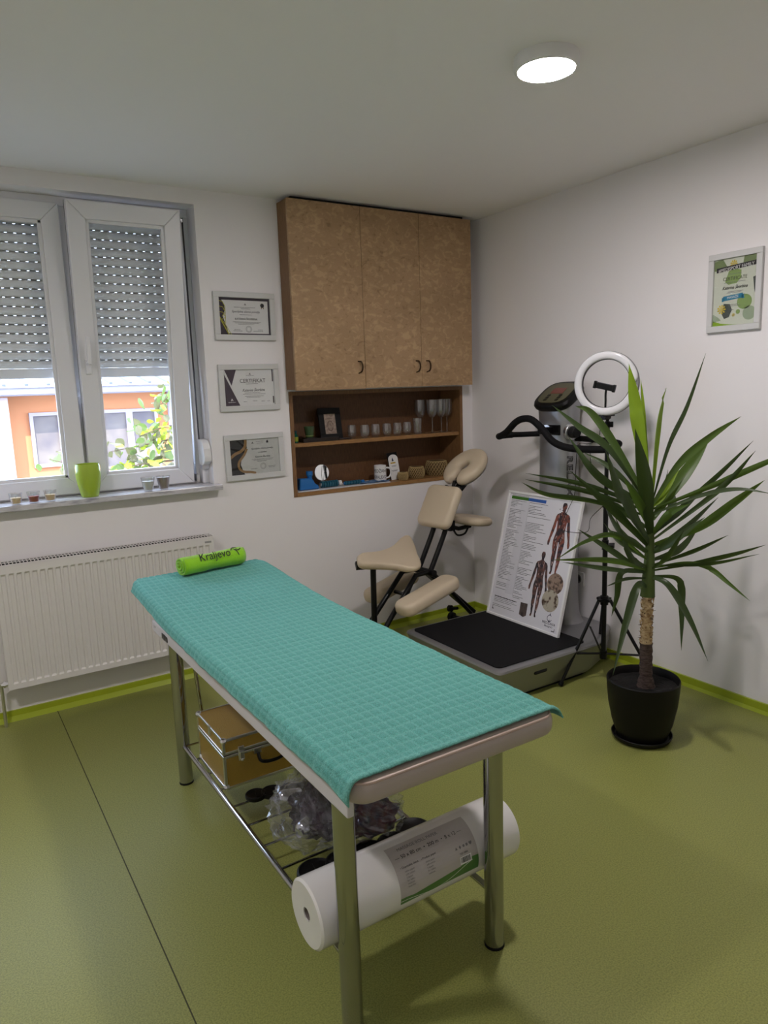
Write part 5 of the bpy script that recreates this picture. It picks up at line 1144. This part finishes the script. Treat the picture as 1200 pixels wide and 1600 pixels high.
# ---------------------------------------------------------------- anatomy poster leaning on the column
PBL = Vector((-0.412, -0.608, 0.2)); PBR = Vector((-0.412, -1.178, 0.2)); PTL = Vector((-0.228, -0.608, 0.912))
pw, phh = 0.570, (PTL - PBL).length
MP = basis(PBL, PBR - PBL, PTL - PBL)
t = thing('anatomy_poster', 'white framed acupuncture poster with two muscle figures leaning against the machine column', 'poster', tuple((PBL + PBR) / 2))
f = MB(); q = 0.013; d = 0.018
for a, b_ in (((0, 0, -d), (pw, q, 0)), ((0, phh - q, -d), (pw, phh, 0)), ((0, q, -d), (q, phh - q, 0)), ((pw - q, q, -d), (pw, phh - q, 0))): f.box(a, b_, MP)
obj('frame', f, M_white, t, bevel=0.002)
M_post = mat('poster_paper', (0.72, 0.72, 0.76), 0.35, srgb=False)
obj('sheet', MB().box((q - 0.001, q - 0.001, -0.012), (pw - q + 0.001, phh - q + 0.001, -0.006), MP), M_post, t)
obj('backing', MB().box((q, q, -d), (pw - q, phh - q, -0.014), MP), M_ink2, t)
Z0 = -0.0058
def F2(pts): return [(x * pw, y * phh) for x, y in pts]
def pflat(name, polys, m, z=Z0): 
    b = MB()
    for p_ in polys: b.prism(p_, 0.0003, MP @ Matrix.Translation((0, 0, z)))
    return obj(name, b, m, t)
pflat('green_heading', [F2([(0.055, 0.938), (0.30, 0.938), (0.30, 0.962), (0.055, 0.962)])], mat('heading_green', (60, 110, 30), 0.5))
pflat('blue_heading', [F2([(0.30, 0.938), (0.54, 0.938), (0.54, 0.962), (0.30, 0.962)])], mat('heading_blue', (48, 92, 168), 0.5))
rw = []; rnd = random.Random(8)
for k in range(64):
    y = 0.925 - k * 0.0118
    if y < 0.18: break
    if rnd.random() < 0.86: rw.append(((0.06) * pw, (0.06 + rnd.uniform(0.06, 0.22)) * pw, y * phh))
    if rnd.random() < 0.86: 
        mxl = 0.66 if y > 0.60 else 0.53
        rw.append((0.325 * pw, (0.33 + rnd.uniform(0.05, mxl - 0.34)) * pw, y * phh))
scribble(rw, MP, mat('poster_ink', (74, 74, 80), 0.6), t, z=Z0, name='small_print', seed=9, h=0.0026, gap=0.0014)
scribble([(0.07 * pw, 0.39 * pw, 0.150 * phh)], MP, M_ink, t, z=Z0, name='bold_print', seed=3, h=0.005, gap=0.002)
scribble([(0.07 * pw, 0.36 * pw, 0.138 * phh), (0.07 * pw, 0.40 * pw, 0.126 * phh), (0.07 * pw, 0.33 * pw, 0.114 * phh), (0.06 * pw, 0.34 * pw, 0.088 * phh), (0.06 * pw, 0.38 * pw, 0.076 * phh), (0.06 * pw, 0.30 * pw, 0.966 * phh)], MP, M_ink2, t, z=Z0, seed=4, h=0.0026)
pflat('column_rules', [F2([(0.318, 0.19), (0.321, 0.19), (0.321, 0.93), (0.318, 0.93)])], mat('rule_grey', (170, 170, 176), 0.6))
pflat('shaded_column', [F2([(0.205, 0.195), (0.318, 0.195), (0.318, 0.932), (0.205, 0.932)])], mat('rule_shade', (212, 212, 218), 0.6), z=Z0 - 0.0001)
def body_poly(cx, top_, h_, sx=1.0, back=False):
    """standing printed figure, arms slightly away; local metres"""
    half = [(0.000, 1.0), (0.030, 0.995), (0.045, 0.965), (0.042, 0.93), (0.030, 0.905), (0.026, 0.875), (0.060, 0.855), (0.115, 0.835), (0.138, 0.80), (0.150, 0.74), (0.172, 0.65), (0.192, 0.56), (0.206, 0.49), (0.222, 0.44), (0.215, 0.395), (0.190, 0.385), (0.175, 0.43), (0.168, 0.49), (0.138, 0.57), (0.112, 0.66), (0.104, 0.735), (0.095, 0.74), (0.085, 0.66), (0.082, 0.60), (0.098, 0.54), (0.114, 0.47), (0.108, 0.38), (0.088, 0.29), (0.092, 0.22), (0.078, 0.13), (0.058, 0.05), (0.075, 0.012), (0.065, 0.0), (0.035, 0.005), (0.028, 0.05), (0.026, 0.13), (0.018, 0.22), (0.016, 0.30), (0.012, 0.40), (0.006, 0.46)]
    R2 = [(cx + x * h_ * sx, top_ - h_ + y * h_) for x, y in half]; L2 = [(cx - x * h_ * sx, top_ - h_ + y * h_) for x, y in half[1:]]
    return R2 + [(cx, top_ - h_ + 0.45 * h_)] + L2[::-1]
M_mus = mat('muscle_print', (134, 74, 58), 0.5, col2=(50, 40, 44), noise_scale=36, detail=6, lo=0.40, hi=0.60)
M_mus2 = mat('muscle_print_dark', (112, 76, 66), 0.5, col2=(44, 38, 44), noise_scale=40, detail=6, lo=0.36, hi=0.56)
pflat('back_muscle_figure', [body_poly(0.790 * pw, 0.965 * phh, 0.535 * phh, 0.92)], M_mus)
pflat('front_muscle_figure', [body_poly(0.635 * pw, 0.582 * phh, 0.495 * phh, 0.86)], M_mus2)
hl_ = []
for cx, tp, hh in ((0.790 * pw, 0.965 * phh, 0.535 * phh), (0.635 * pw, 0.582 * phh, 0.495 * phh)):
    rnd = random.Random(int(cx * 1000))
    for k in range(26):
        yy = rnd.uniform(0.08, 0.82); x_ = cx + (rnd.choice((-1, 1)) * rnd.uniform(0.02, 0.08)) * hh * 0.9; l = rnd.uniform(0.02, 0.06) * hh; y_ = tp - hh + yy * hh
        hl_ += seg_line([(x_, y_), (x_ + rnd.uniform(-0.003, 0.003), y_ + l)], 0.0022)
pflat('muscle_highlights', hl_, mat('tendon_print', (206, 178, 170), 0.5), Z0 + 0.0004)['kind'] = 'stuff'
dd = []
rnd = random.Random(5)
for k in range(16): dd.append(circ(0.79 * pw + rnd.gauss(0, 0.014), (0.93 - 0.07 * rnd.random()) * phh + 0.012, 0.0032, 8))
pflat('point_marks', dd, M_ink, Z0 + 0.0008)['kind'] = 'stuff'
M_c1 = mat('round_photo_print', (150, 128, 112), 0.5, col2=(70, 54, 46), noise_scale=50, lo=0.45, hi=0.6); M_c2 = mat('round_photo_print_light', (176, 168, 150), 0.5, col2=(70, 50, 38), noise_scale=34, lo=0.5, hi=0.62)
pflat('round_photo', [circ(0.845 * pw, 0.370 * phh, 0.057, 32)], M_c1, Z0 + 0.0005); pflat('round_photo', [circ(0.822 * pw, 0.240 * phh, 0.060, 32)], M_c2, Z0 + 0.0009)
pflat('device_picture', [F2([(0.452, 0.165), (0.548, 0.168), (0.552, 0.078), (0.515, 0.060), (0.455, 0.072)])], mat('device_print', (52, 44, 44), 0.4, col2=(110, 96, 90), noise_scale=30), Z0 + 0.0004)
ccx, ccy = 0.855 * pw, 0.122 * phh
pflat('emblem', ring(ccx, ccy - 0.004, 0.017, 0.003, 14)[2:-1] + [[(ccx - 0.004, ccy + 0.014), (ccx + 0.004, ccy + 0.014), (ccx, ccy + 0.026)], [(ccx - 0.006, ccy - 0.024), (ccx + 0.006, ccy - 0.024), (ccx, ccy - 0.012)]], mat('navy_print', (36, 38, 66), 0.6))
text('MEDŽANA', 0.020, MP @ Matrix.Translation((ccx, 0.070 * phh, Z0)), MATS['navy_print'], t); text('KRALJEVO', 0.013, MP @ Matrix.Translation((ccx, 0.050 * phh, Z0)), MATS['navy_print'], t)
pflat('corner_mark', [F2([(0.066, 0.052), (0.072, 0.052), (0.072, 0.072), (0.066, 0.072)]), F2([(0.066, 0.046), (0.086, 0.046), (0.086, 0.053), (0.066, 0.053)]), F2([(0.935, 0.030), (0.940, 0.030), (0.940, 0.052), (0.935, 0.052)]), F2([(0.90, 0.028), (0.94, 0.028), (0.94, 0.034), (0.90, 0.034)])], M_ink)

# ---------------------------------------------------------------- ring light on tripod
PX, PY = -0.28, -1.372
rl_ = thing('ring_light', 'white ring light with phone holder on black tripod stand beside the plant', 'ring light', (PX, PY, 0))
obj('pole', MB().tube([(PX, PY, 0.125), (PX, PY, 0.95)], 0.0125, 16).tube([(PX, PY, 0.95), (PX, PY, 1.285)], 0.010, 16), M_blackpaint, rl_, smooth=True)
obj('upper_collar', MB().tube([(PX, PY, 0.905), (PX, PY, 0.965)], 0.017, 16).tube([(PX, PY, 0.935), (PX + 0.02, PY - 0.028, 0.935)], 0.006, 8), M_black, rl_, smooth=True)
obj('knob', MB().tube([(PX + 0.008, PY - 0.018, 0.715), (PX + 0.020, PY - 0.040, 0.715)], [0.012, 0.014], 10).tube([(PX, PY, 0.69), (PX, PY, 0.74)], 0.0165, 14), M_black, rl_, smooth=True)
obj('tripod_hub', MB().tube([(PX, PY, 0.405), (PX, PY, 0.45)], 0.020, 16).box((PX - 0.04, PY - 0.012, 0.425), (PX + 0.04, PY + 0.012, 0.437)).box((PX - 0.012, PY - 0.04, 0.425), (PX + 0.012, PY + 0.04, 0.437)), M_black, rl_)
for k, (fx, fy) in enumerate(((-0.515, -1.303), (-0.165, -1.625), (-0.105, -1.185))):
    d = Vector((fx - PX, fy - PY, 0)); du = d.normalized()
    lg = obj('leg', MB().tube([Vector((PX, PY, 0.428)) + du * 0.032, Vector((fx, fy, 0.012))], 0.0085, 10), M_blackpaint, rl_, smooth=True)
    obj('rubber_foot', MB().tube([Vector((fx, fy, 0.026)) - du * 0.006, Vector((fx, fy, 0.0075)) + du * 0.001], 0.0125, 10), M_rubber, lg, smooth=True)
    obj('brace', MB().tube([Vector((PX, PY, 0.145)) + du * 0.014, Vector((PX, PY, 0)) + d * 0.64 + Vector((0, 0, 0.165))], 0.006, 8), M_blackpaint, rl_, smooth=True)
d = Vector((-0.515 - PX, -1.303 - PY, 0)); du = d.normalized(); n_ = Vector((-du.y, du.x, 0))
for s_ in (-0.006, 0.006): obj('strut', MB().tube([Vector((PX, PY, 0.155)) + du * 0.014 + n_ * s_, Vector((PX, PY, 0.30)) + d * 0.33 + n_ * s_], 0.0022, 6), M_blackpaint, rl_)
obj('lower_collar', MB().tube([(PX, PY, 0.118), (PX, PY, 0.160)], 0.0185, 14), M_black, rl_)
RC = Vector((-0.335, -1.405, 1.512)); nrm = Vector((-0.90, -0.436, 0.03)).normalized(); rx_ = nrm.cross(Vector((0, 0, 1))).normalized() * -1; MRg = basis(RC, rx_, nrm.cross(rx_), nrm)
obj('ring_tube', horseshoe(MRg, 0.132, 0.0185, 0.013, 0, 360, 72, 16), mat('ring_diffuser', (0.70, 0.70, 0.72), 0.22, srgb=False, coat=0.5), rl_, smooth=True)
obj('ring_housing', MB().lathe([(0.113, -0.020), (0.113, -0.004), (0.116, 0.0), (0.149, 0.0), (0.152, -0.004), (0.152, -0.020), (0.148, -0.022), (0.116, -0.022), (0.113, -0.020)], 72, capb=False, M=MRg), M_ink2, rl_, smooth=True)
obj('inner_rim', MB().lathe([(0.112, -0.018), (0.112, 0.003), (0.1135, 0.003), (0.1135, -0.018), (0.112, -0.018)], 64, capb=False, M=MRg), M_black, rl_, smooth=True)
cb_ = RC + Vector((0, 0, -0.132))
obj('ball_head', MB().tube([(PX, PY, 1.285), (PX, PY, 1.33)], 0.012, 12).tube([(PX - 0.03, PY - 0.0, 1.352), (PX + 0.01, PY, 1.352)], 0.014, 10).tube([(PX, PY, 1.325), (PX, PY, 1.352)], 0.008, 10).box((PX - 0.07, PY - 0.035, 1.356), (PX + 0.01, PY + 0.012, 1.364)).tube([(PX + 0.006, PY - 0.008, 1.315), (PX + 0.016, PY - 0.022, 1.315)], 0.014, 14), M_black, rl_)
obj('cross_bar', MB().box((-0.036, 0.112, -0.018), (0.046, 0.120, -0.004), MRg @ Matrix.Rotation(0, 4, 'Z') if False else basis(RC, rx_, (0, 0, -1), nrm)), M_black, rl_)
Hc = RC + Vector((-0.005, -0.004, -0.012))
obj('holder_neck', MB().tube(spline([RC + Vector((0, 0, -0.115)), RC + Vector((-0.004, -0.004, -0.08)), RC + Vector((0.0, 0, -0.05)), Hc + Vector((0.004, 0, -0.012))], 6), 0.005, 8), M_black, rl_, smooth=True)
Mhd = basis(Hc + Vector((0, 0.006, -0.002)), rx_, (0, 0, 1), nrm) @ Matrix.Rotation(math.radians(14 if rx_.x < 0 else -14), 4, 'Z')
obj('phone_holder', MB().box((-0.050, -0.015, -0.010), (0.050, 0.015, 0.008), Mhd).box((-0.052, -0.018, -0.010), (-0.040, 0.018, 0.014), Mhd).box((0.040, -0.018, -0.010), (0.052, 0.018, 0.014), Mhd), M_black, rl_, bevel=0.003)
cb1 = thing('ring_light_cable', 'thin black cable looping from the handlebars over the poster to the tripod', 'cable', (-0.25, -1.2, 0.75))
obj('cable', MB().tube(spline([(-0.262, -1.318, 1.39), (-0.258, -1.300, 1.25), (-0.240, -1.22, 1.212), (-0.233, -1.145, 1.20), (-0.215, -1.112, 1.05), (-0.228, -1.118, 0.94), (-0.268, -1.105, 0.85), (-0.292, -1.082, 0.766), (-0.297, -1.134, 0.750), (-0.285, -1.256, 0.764), (-0.285, -1.28, 0.837), (-0.285, -1.345, 0.90), (-0.296, -1.372, 0.92)], 6), 0.0016, 6), M_black, cb1, smooth=True)
obj('hanging_lead', MB().tube(spline([(-0.225, -1.21, 1.188), (-0.222, -1.217, 1.150), (-0.222, -1.218, 1.115)], 5), 0.0016, 6), M_black, cb1); obj('plug', MB().tube([(-0.222, -1.218, 1.118), (-0.222, -1.218, 1.080)], [0.005, 0.0035], 8), M_black, cb1)
t = thing('wall_socket', 'white wall socket low on the right wall behind the machine column', 'socket', (0, -0.95, 0.407))
obj('plate', MB().prism(rrect(0.082, 0.082, 0.008), 0.010, basis((-0.0005, -0.95, 0.407), (0, -1, 0), (0, 0, 1), (-1, 0, 0))), M_white, t, bevel=0.002)
obj('socket_well', MB().tube([(-0.011, -0.95, 0.407), (-0.014, -0.95, 0.407)], 0.026, 24), M_ink2, t); obj('plug_body', MB().tube([(-0.014, -0.95, 0.407), (-0.040, -0.95, 0.407)], [0.019, 0.015], 16), M_black, t, smooth=True)

# ---------------------------------------------------------------- yucca plant
yp = thing('potted_yucca', 'tall yucca with long pointed leaves in round black pot with saucer', 'potted plant', (-0.63, -1.885, 0))
PC2 = (-0.630, -1.885, 0)
obj('saucer', MB().lathe([(0.105, 0), (0.118, 0.006), (0.126, 0.024), (0.122, 0.026), (0.112, 0.010), (0, 0.008)], 48, PC2), M_pot, yp, smooth=True)
obj('pot', MB().lathe([(0.095, 0.0085), (0.102, 0.012), (0.125, 0.08), (0.141, 0.16), (0.148, 0.230), (0.150, 0.268), (0.147, 0.272), (0.144, 0.268), (0.142, 0.230), (0.134, 0.16), (0.09, 0.03), (0, 0.03)], 56, PC2), M_pot, yp, smooth=True)
so_ = MB(); rgs = []
for j in range(12):
    r_ = 0.1415 * j / 11
    rgs.append([(PC2[0] + r_ * math.cos(2 * math.pi * k / 40), PC2[1] + r_ * math.sin(2 * math.pi * k / 40), 0.238 + 0.006 * noise.noise(Vector((r_ * 30 * math.cos(2 * math.pi * k / 40), r_ * 30 * math.sin(2 * math.pi * k / 40), 0)))) for k in range(40)])
obj('soil', loft(rgs, 40), M_soil, yp)['kind'] = 'stuff'
def stem_at(z): 
    return Vector((-0.632 + 0.022 * (z - 0.24) / 0.76 + 0.004 * math.sin(z * 9), -1.898 + 0.016 * (z - 0.24) / 0.76, z))
M_tr1 = mat('trunk_brown', (96, 80, 74), 0.85, col2=(58, 44, 38), noise_scale=50, stretch=(1, 1, 3), bump=0.8, bump_scale=90); M_tr2 = mat('trunk_cream', (214, 190, 150), 0.75, col2=(170, 136, 96), noise_scale=40, stretch=(1, 1, 2), bump=0.5, bump_scale=120)
zz = [0.225 + 0.012 * k for k in range(18)]
obj('lower_trunk', MB().tube([stem_at(z) for z in zz], [0.026 + 0.016 * max(0, 1 - (z - 0.225) / 0.06) + 0.0018 * math.sin(k * 2.3) for k, z in enumerate(zz)], 20), M_tr1, yp, smooth=True)
zz = [0.425 + 0.010 * k for k in range(26)]
obj('upper_trunk', MB().tube([stem_at(z) for z in zz], [0.0235 - 0.0003 * k + 0.0014 * math.sin(k * 1.9) for k, z in enumerate(zz)], 20), M_tr2, yp, smooth=True)
random.seed(31); sc = MB()
M_scar = mat('leaf_scar', (222, 198, 158), 0.7, col2=(150, 112, 72), noise_scale=60)
for k in range(36):
    z = 0.43 + 0.215 * k / 36; a = k * 2.39996; c_ = stem_at(z); d = Vector((math.cos(a), math.sin(a), 0)); s_ = Vector((-d.y, d.x, 0)); r_ = 0.0225
    p0, p1 = c_ + d * r_ * 0.9 - s_ * 0.017 + Vector((0, 0, 0.010)), c_ + d * r_ * 0.9 + s_ * 0.017 + Vector((0, 0, 0.010)); bt = c_ + d * (r_ + 0.002) + Vector((0, 0, -0.014)); md = c_ + d * (r_ + 0.006) + Vector((0, 0, 0.012)); 
    sc.add([p0, md, p1, bt, c_ + d * (r_ - 0.004) + Vector((0, 0, 0.01))], [(0, 1, 3), (1, 2, 3), (0, 4, 1), (1, 4, 2)])
obj('leaf_scars', sc, M_scar, yp)['kind'] = 'stuff'
sp2 = MB()
for k in range(46):
    z = 0.43 + 0.215 * random.random(); a = random.uniform(0, 6.28); c_ = stem_at(z); d = Vector((math.cos(a), math.sin(a), 0))
    sp2.tube([c_ + d * 0.021, c_ + d * random.uniform(0.028, 0.036) + Vector((0, 0, random.uniform(-0.004, 0.006)))], [0.0022, 0.0004], 5)
obj('spikes', sp2, mat('dry_spike', (70, 46, 34), 0.8), yp)['kind'] = 'stuff'
M_lfd = leafmat('yucca_leaf_dark', (0.040, 0.066, 0.022), (0.07, 0.12, 0.02)); M_lfg = leafmat('yucca_leaf_mid', (0.070, 0.120, 0.026), (0.12, 0.22, 0.02)); M_lfb = leafmat('yucca_leaf_young', (0.20, 0.31, 0.015), (0.25, 0.42, 0.02))
for m_ in (M_lfd, M_lfg, M_lfb): m_.node_tree.nodes['Principled BSDF'].inputs['Roughness'].default_value = 0.38
zz = [0.63 + 0.02 * k for k in range(20)]
obj('green_stem', MB().tube([stem_at(z) for z in zz], [0.030 - 0.0011 * k for k in range(20)], 18), leafmat('stem_green', (0.11, 0.16, 0.04), (0.1, 0.2, 0.02)), yp, smooth=True)
LEAVES = [
([[-0.604,-1.878,1.061],[-0.636,-1.823,1.385],[-0.659,-1.798,1.587]],0.0499,'b'),
([[-0.6,-1.867,1.125],[-0.557,-1.793,1.392],[-0.516,-1.744,1.528]],0.0217,'b'),
([[-0.587,-1.876,1.125],[-0.504,-1.826,1.335],[-0.412,-1.794,1.485]],0.039,'b'),
([[-0.586,-1.883,1.093],[-0.486,-1.867,1.248],[-0.366,-1.863,1.406],[-0.234,-1.854,1.626]],0.026,'d'),
([[-0.585,-1.89,1.06],[-0.529,-1.949,1.179],[-0.444,-2.029,1.289],[-0.369,-2.108,1.367]],0.0369,'g'),
([[-0.584,-1.912,0.953],[-0.454,-1.923,1.127],[-0.328,-1.942,1.251]],0.0499,'g'),
([[-0.59,-1.917,0.91],[-0.439,-2.034,1.103],[-0.32,-2.134,1.269]],0.0282,'d'),
([[-0.595,-1.922,0.867],[-0.451,-2.088,1.088],[-0.415,-2.201,1.24]],0.026,'d'),
([[-0.588,-1.901,0.996],[-0.471,-2.055,1.092],[-0.347,-2.213,1.192],[-0.366,-2.294,1.224]],0.0304,'g'),
([[-0.591,-1.903,0.975],[-0.526,-2.047,1.06],[-0.493,-2.18,1.096],[-0.475,-2.313,1.09]],0.0217,'d'),
([[-0.588,-1.931,0.846],[-0.511,-2.043,0.929],[-0.436,-2.148,1.04],[-0.4,-2.233,1.127]],0.0456,'g'),
([[-0.608,-1.936,0.761],[-0.525,-2.033,0.832],[-0.449,-2.127,0.903]],0.0239,'d'),
([[-0.615,-1.935,0.739],[-0.527,-2.06,0.791],[-0.46,-2.173,0.836],[-0.425,-2.266,0.883]],0.026,'d'),
([[-0.598,-1.942,0.76],[-0.545,-2.117,0.798],[-0.498,-2.284,0.861]],0.0217,'d'),
([[-0.609,-1.937,0.75],[-0.571,-2.019,0.787],[-0.538,-2.108,0.78],[-0.529,-2.188,0.733],[-0.52,-2.271,0.679]],0.0239,'g'),
([[-0.622,-1.935,0.718],[-0.623,-1.987,0.696],[-0.602,-2.073,0.569],[-0.594,-2.156,0.421]],0.0412,'d'),
([[-0.622,-1.935,0.718],[-0.55,-1.983,0.705],[-0.553,-2.005,0.587],[-0.575,-2.024,0.421]],0.0304,'d'),
([[-0.664,-1.918,0.672],[-0.727,-1.921,0.7],[-0.817,-1.939,0.568],[-0.917,-1.962,0.378]],0.0347,'d'),
([[-0.665,-1.903,0.741],[-0.711,-1.828,0.734],[-0.71,-1.803,0.626],[-0.707,-1.775,0.531]],0.0304,'d'),
([[-0.638,-1.875,0.966],[-0.852,-1.785,1.046],[-1.037,-1.72,1.086],[-1.15,-1.697,1.144]],0.026,'d'),
([[-0.633,-1.87,1.009],[-0.785,-1.697,1.095],[-0.958,-1.518,1.149]],0.026,'d'),
([[-0.635,-1.873,0.987],[-0.835,-1.728,1.081],[-1.034,-1.593,1.136]],0.0217,'d'),
([[-0.617,-1.869,1.062],[-0.738,-1.778,1.239],[-0.848,-1.708,1.341],[-0.94,-1.651,1.434]],0.0434,'d'),
([[-0.609,-1.876,1.051],[-0.738,-1.817,1.242],[-0.849,-1.777,1.394],[-0.938,-1.773,1.431]],0.0412,'g'),
([[-0.629,-1.866,1.041],[-0.743,-1.729,1.127],[-0.802,-1.61,1.297]],0.0347,'d'),
([[-0.628,-1.865,1.051],[-0.677,-1.741,1.156],[-0.726,-1.624,1.227]],0.0282,'d'),
([[-0.629,-1.905,0.847],[-0.797,-1.91,1.043],[-0.938,-1.927,1.262]],0.0586,'d'),
([[-0.622,-1.905,0.869],[-0.701,-1.925,1.119],[-0.794,-1.943,1.338]],0.0651,'d'),
([[-0.644,-1.897,0.837],[-0.815,-1.861,1.018],[-1.007,-1.815,1.185]],0.0369,'d'),
([[-0.648,-1.901,0.805],[-0.676,-1.775,0.901],[-0.661,-1.668,1.034]],0.0347,'d'),
([[-0.655,-1.901,0.784],[-0.681,-1.78,0.857],[-0.665,-1.688,0.921]],0.0325,'d'),
([[-0.668,-1.906,0.72],[-0.757,-1.816,0.829],[-0.859,-1.721,0.923]],0.0304,'d'),
([[-0.66,-1.898,0.784],[-0.822,-1.882,0.913],[-0.992,-1.886,0.916],[-1.171,-1.895,0.871]],0.026,'g'),
([[-0.665,-1.903,0.741],[-0.864,-1.894,0.821],[-1.136,-1.847,0.859]],0.0282,'g'),
([[-0.666,-1.905,0.731],[-0.839,-1.847,0.776],[-1.016,-1.787,0.82]],0.0239,'d'),
([[-0.669,-1.907,0.709],[-0.772,-1.898,0.731],[-0.882,-1.891,0.719]],0.0174,'d'),
([[-0.609,-1.922,0.825],[-0.485,-1.954,0.902],[-0.326,-1.999,1.027]],0.0347,'d'),
([[-0.601,-1.914,0.889],[-0.451,-1.903,0.969],[-0.3,-1.896,1.031]],0.0304,'d'),
([[-0.619,-1.924,0.783],[-0.483,-1.931,0.819],[-0.343,-1.93,0.902]],0.0369,'d'),
([[-0.592,-1.92,0.889],[-0.466,-1.875,0.967],[-0.369,-1.807,1.076]],0.039,'d'),
([[-0.64,-1.885,0.912],[-0.678,-1.76,1.001],[-0.682,-1.664,1.048]],0.0325,'d'),
([[-0.586,-1.898,1.017],[-0.564,-1.906,1.049],[-0.484,-1.93,1.174]],0.0239,'b'),
([[-0.627,-1.872,1.019],[-0.589,-1.795,1.074],[-0.539,-1.725,1.131]],0.026,'d'),
([[-0.619,-1.933,0.74],[-0.639,-1.994,0.82],[-0.639,-2.06,0.938]],0.0325,'d'),
([[-0.668,-1.899,0.752],[-0.743,-1.898,0.819],[-0.818,-1.877,0.989]],0.0325,'d'),
([[-0.626,-1.894,0.912],[-0.691,-1.889,1.028],[-0.773,-1.875,1.142]],0.0369,'g'),
([[-0.61,-1.908,0.89],[-0.619,-1.973,0.987],[-0.609,-2.059,1.039]],0.0325,'g'),
([[-0.651,-1.897,0.816],[-0.756,-1.907,0.888],[-0.881,-1.906,0.948]],0.0304,'d'),
([[-0.61,-1.923,0.814],[-0.614,-1.997,0.882],[-0.563,-2.098,0.986]],0.0369,'d'),
([[-0.643,-1.896,0.848],[-0.669,-1.836,0.92],[-0.707,-1.771,0.972]],0.0282,'g'),
([[-0.603,-1.9,0.954],[-0.532,-1.87,1.03],[-0.446,-1.841,1.143]],0.0282,'d')]

DV = Vector((0.53, 0.83, -0.17)).normalized()
random.seed(77)
def leaf(pts, w_, kind, idx):
    P_ = [Vector(p_) for p_ in pts]
    z0 = max(0.655, min(P_[0].z, 1.0)); base = stem_at(z0)
    P_[0] = base * 0.8 + P_[0] * 0.2
    S_ = spline(P_, 14 if len(P_) == 3 else 9); n_ = len(S_); a0_ = math.radians(random.uniform(10, 38)) * random.choice((-1, 1)); vv = []
    broad = w_ / 2 / math.cos(a0_) * (0.84 if w_ < 0.033 else 0.90)
    tw = random.uniform(-0.35, 0.35)
    for i, p_ in enumerate(S_):
        q = i / (n_ - 1); T_ = (S_[min(i + 1, n_ - 1)] - S_[max(i - 1, 0)]).normalized()
        s_ = T_.cross(DV).normalized(); d_ = s_.cross(T_).normalized(); a_ = a0_ + tw * q
        sd_ = s_ * math.cos(a_) + d_ * math.sin(a_); nn = T_.cross(sd_).normalized()
        if nn.z < 0: nn = nn * -1
        prof_ = min(1.0, 0.34 + 1.5 * q) if q < 0.45 else 1 - ((q - 0.45) / 0.55) ** 1.7
        hw = broad * max(prof_, 0.02); fold = hw * 0.28
        vv += [p_ - sd_ * hw + nn * fold, p_ - sd_ * hw * 0.5 + nn * fold * 0.35, p_ - nn * 0.0008, p_ + sd_ * hw * 0.5 + nn * fold * 0.35, p_ + sd_ * hw + nn * fold]
    fs = []
    for i in range(n_ - 1):
        for k in range(4): a_ = 5 * i + k; fs.append((a_, a_ + 1, a_ + 6, a_ + 5))
    me_ = bpy.data.meshes.new('leaf'); me_.from_pydata([tuple(v) for v in vv], [], fs); me_.polygons.foreach_set('use_smooth', [True] * len(fs)); me_.materials.append({'b': M_lfb, 'g': M_lfg, 'd': M_lfd}[kind])
    o = obj('leaf', None, None, yp, mesh=me_)
    if kind == 'b': o['label'] = 'bright young leaf'
for i, (p_, w_, k_) in enumerate(LEAVES): leaf(p_, w_, k_, i)
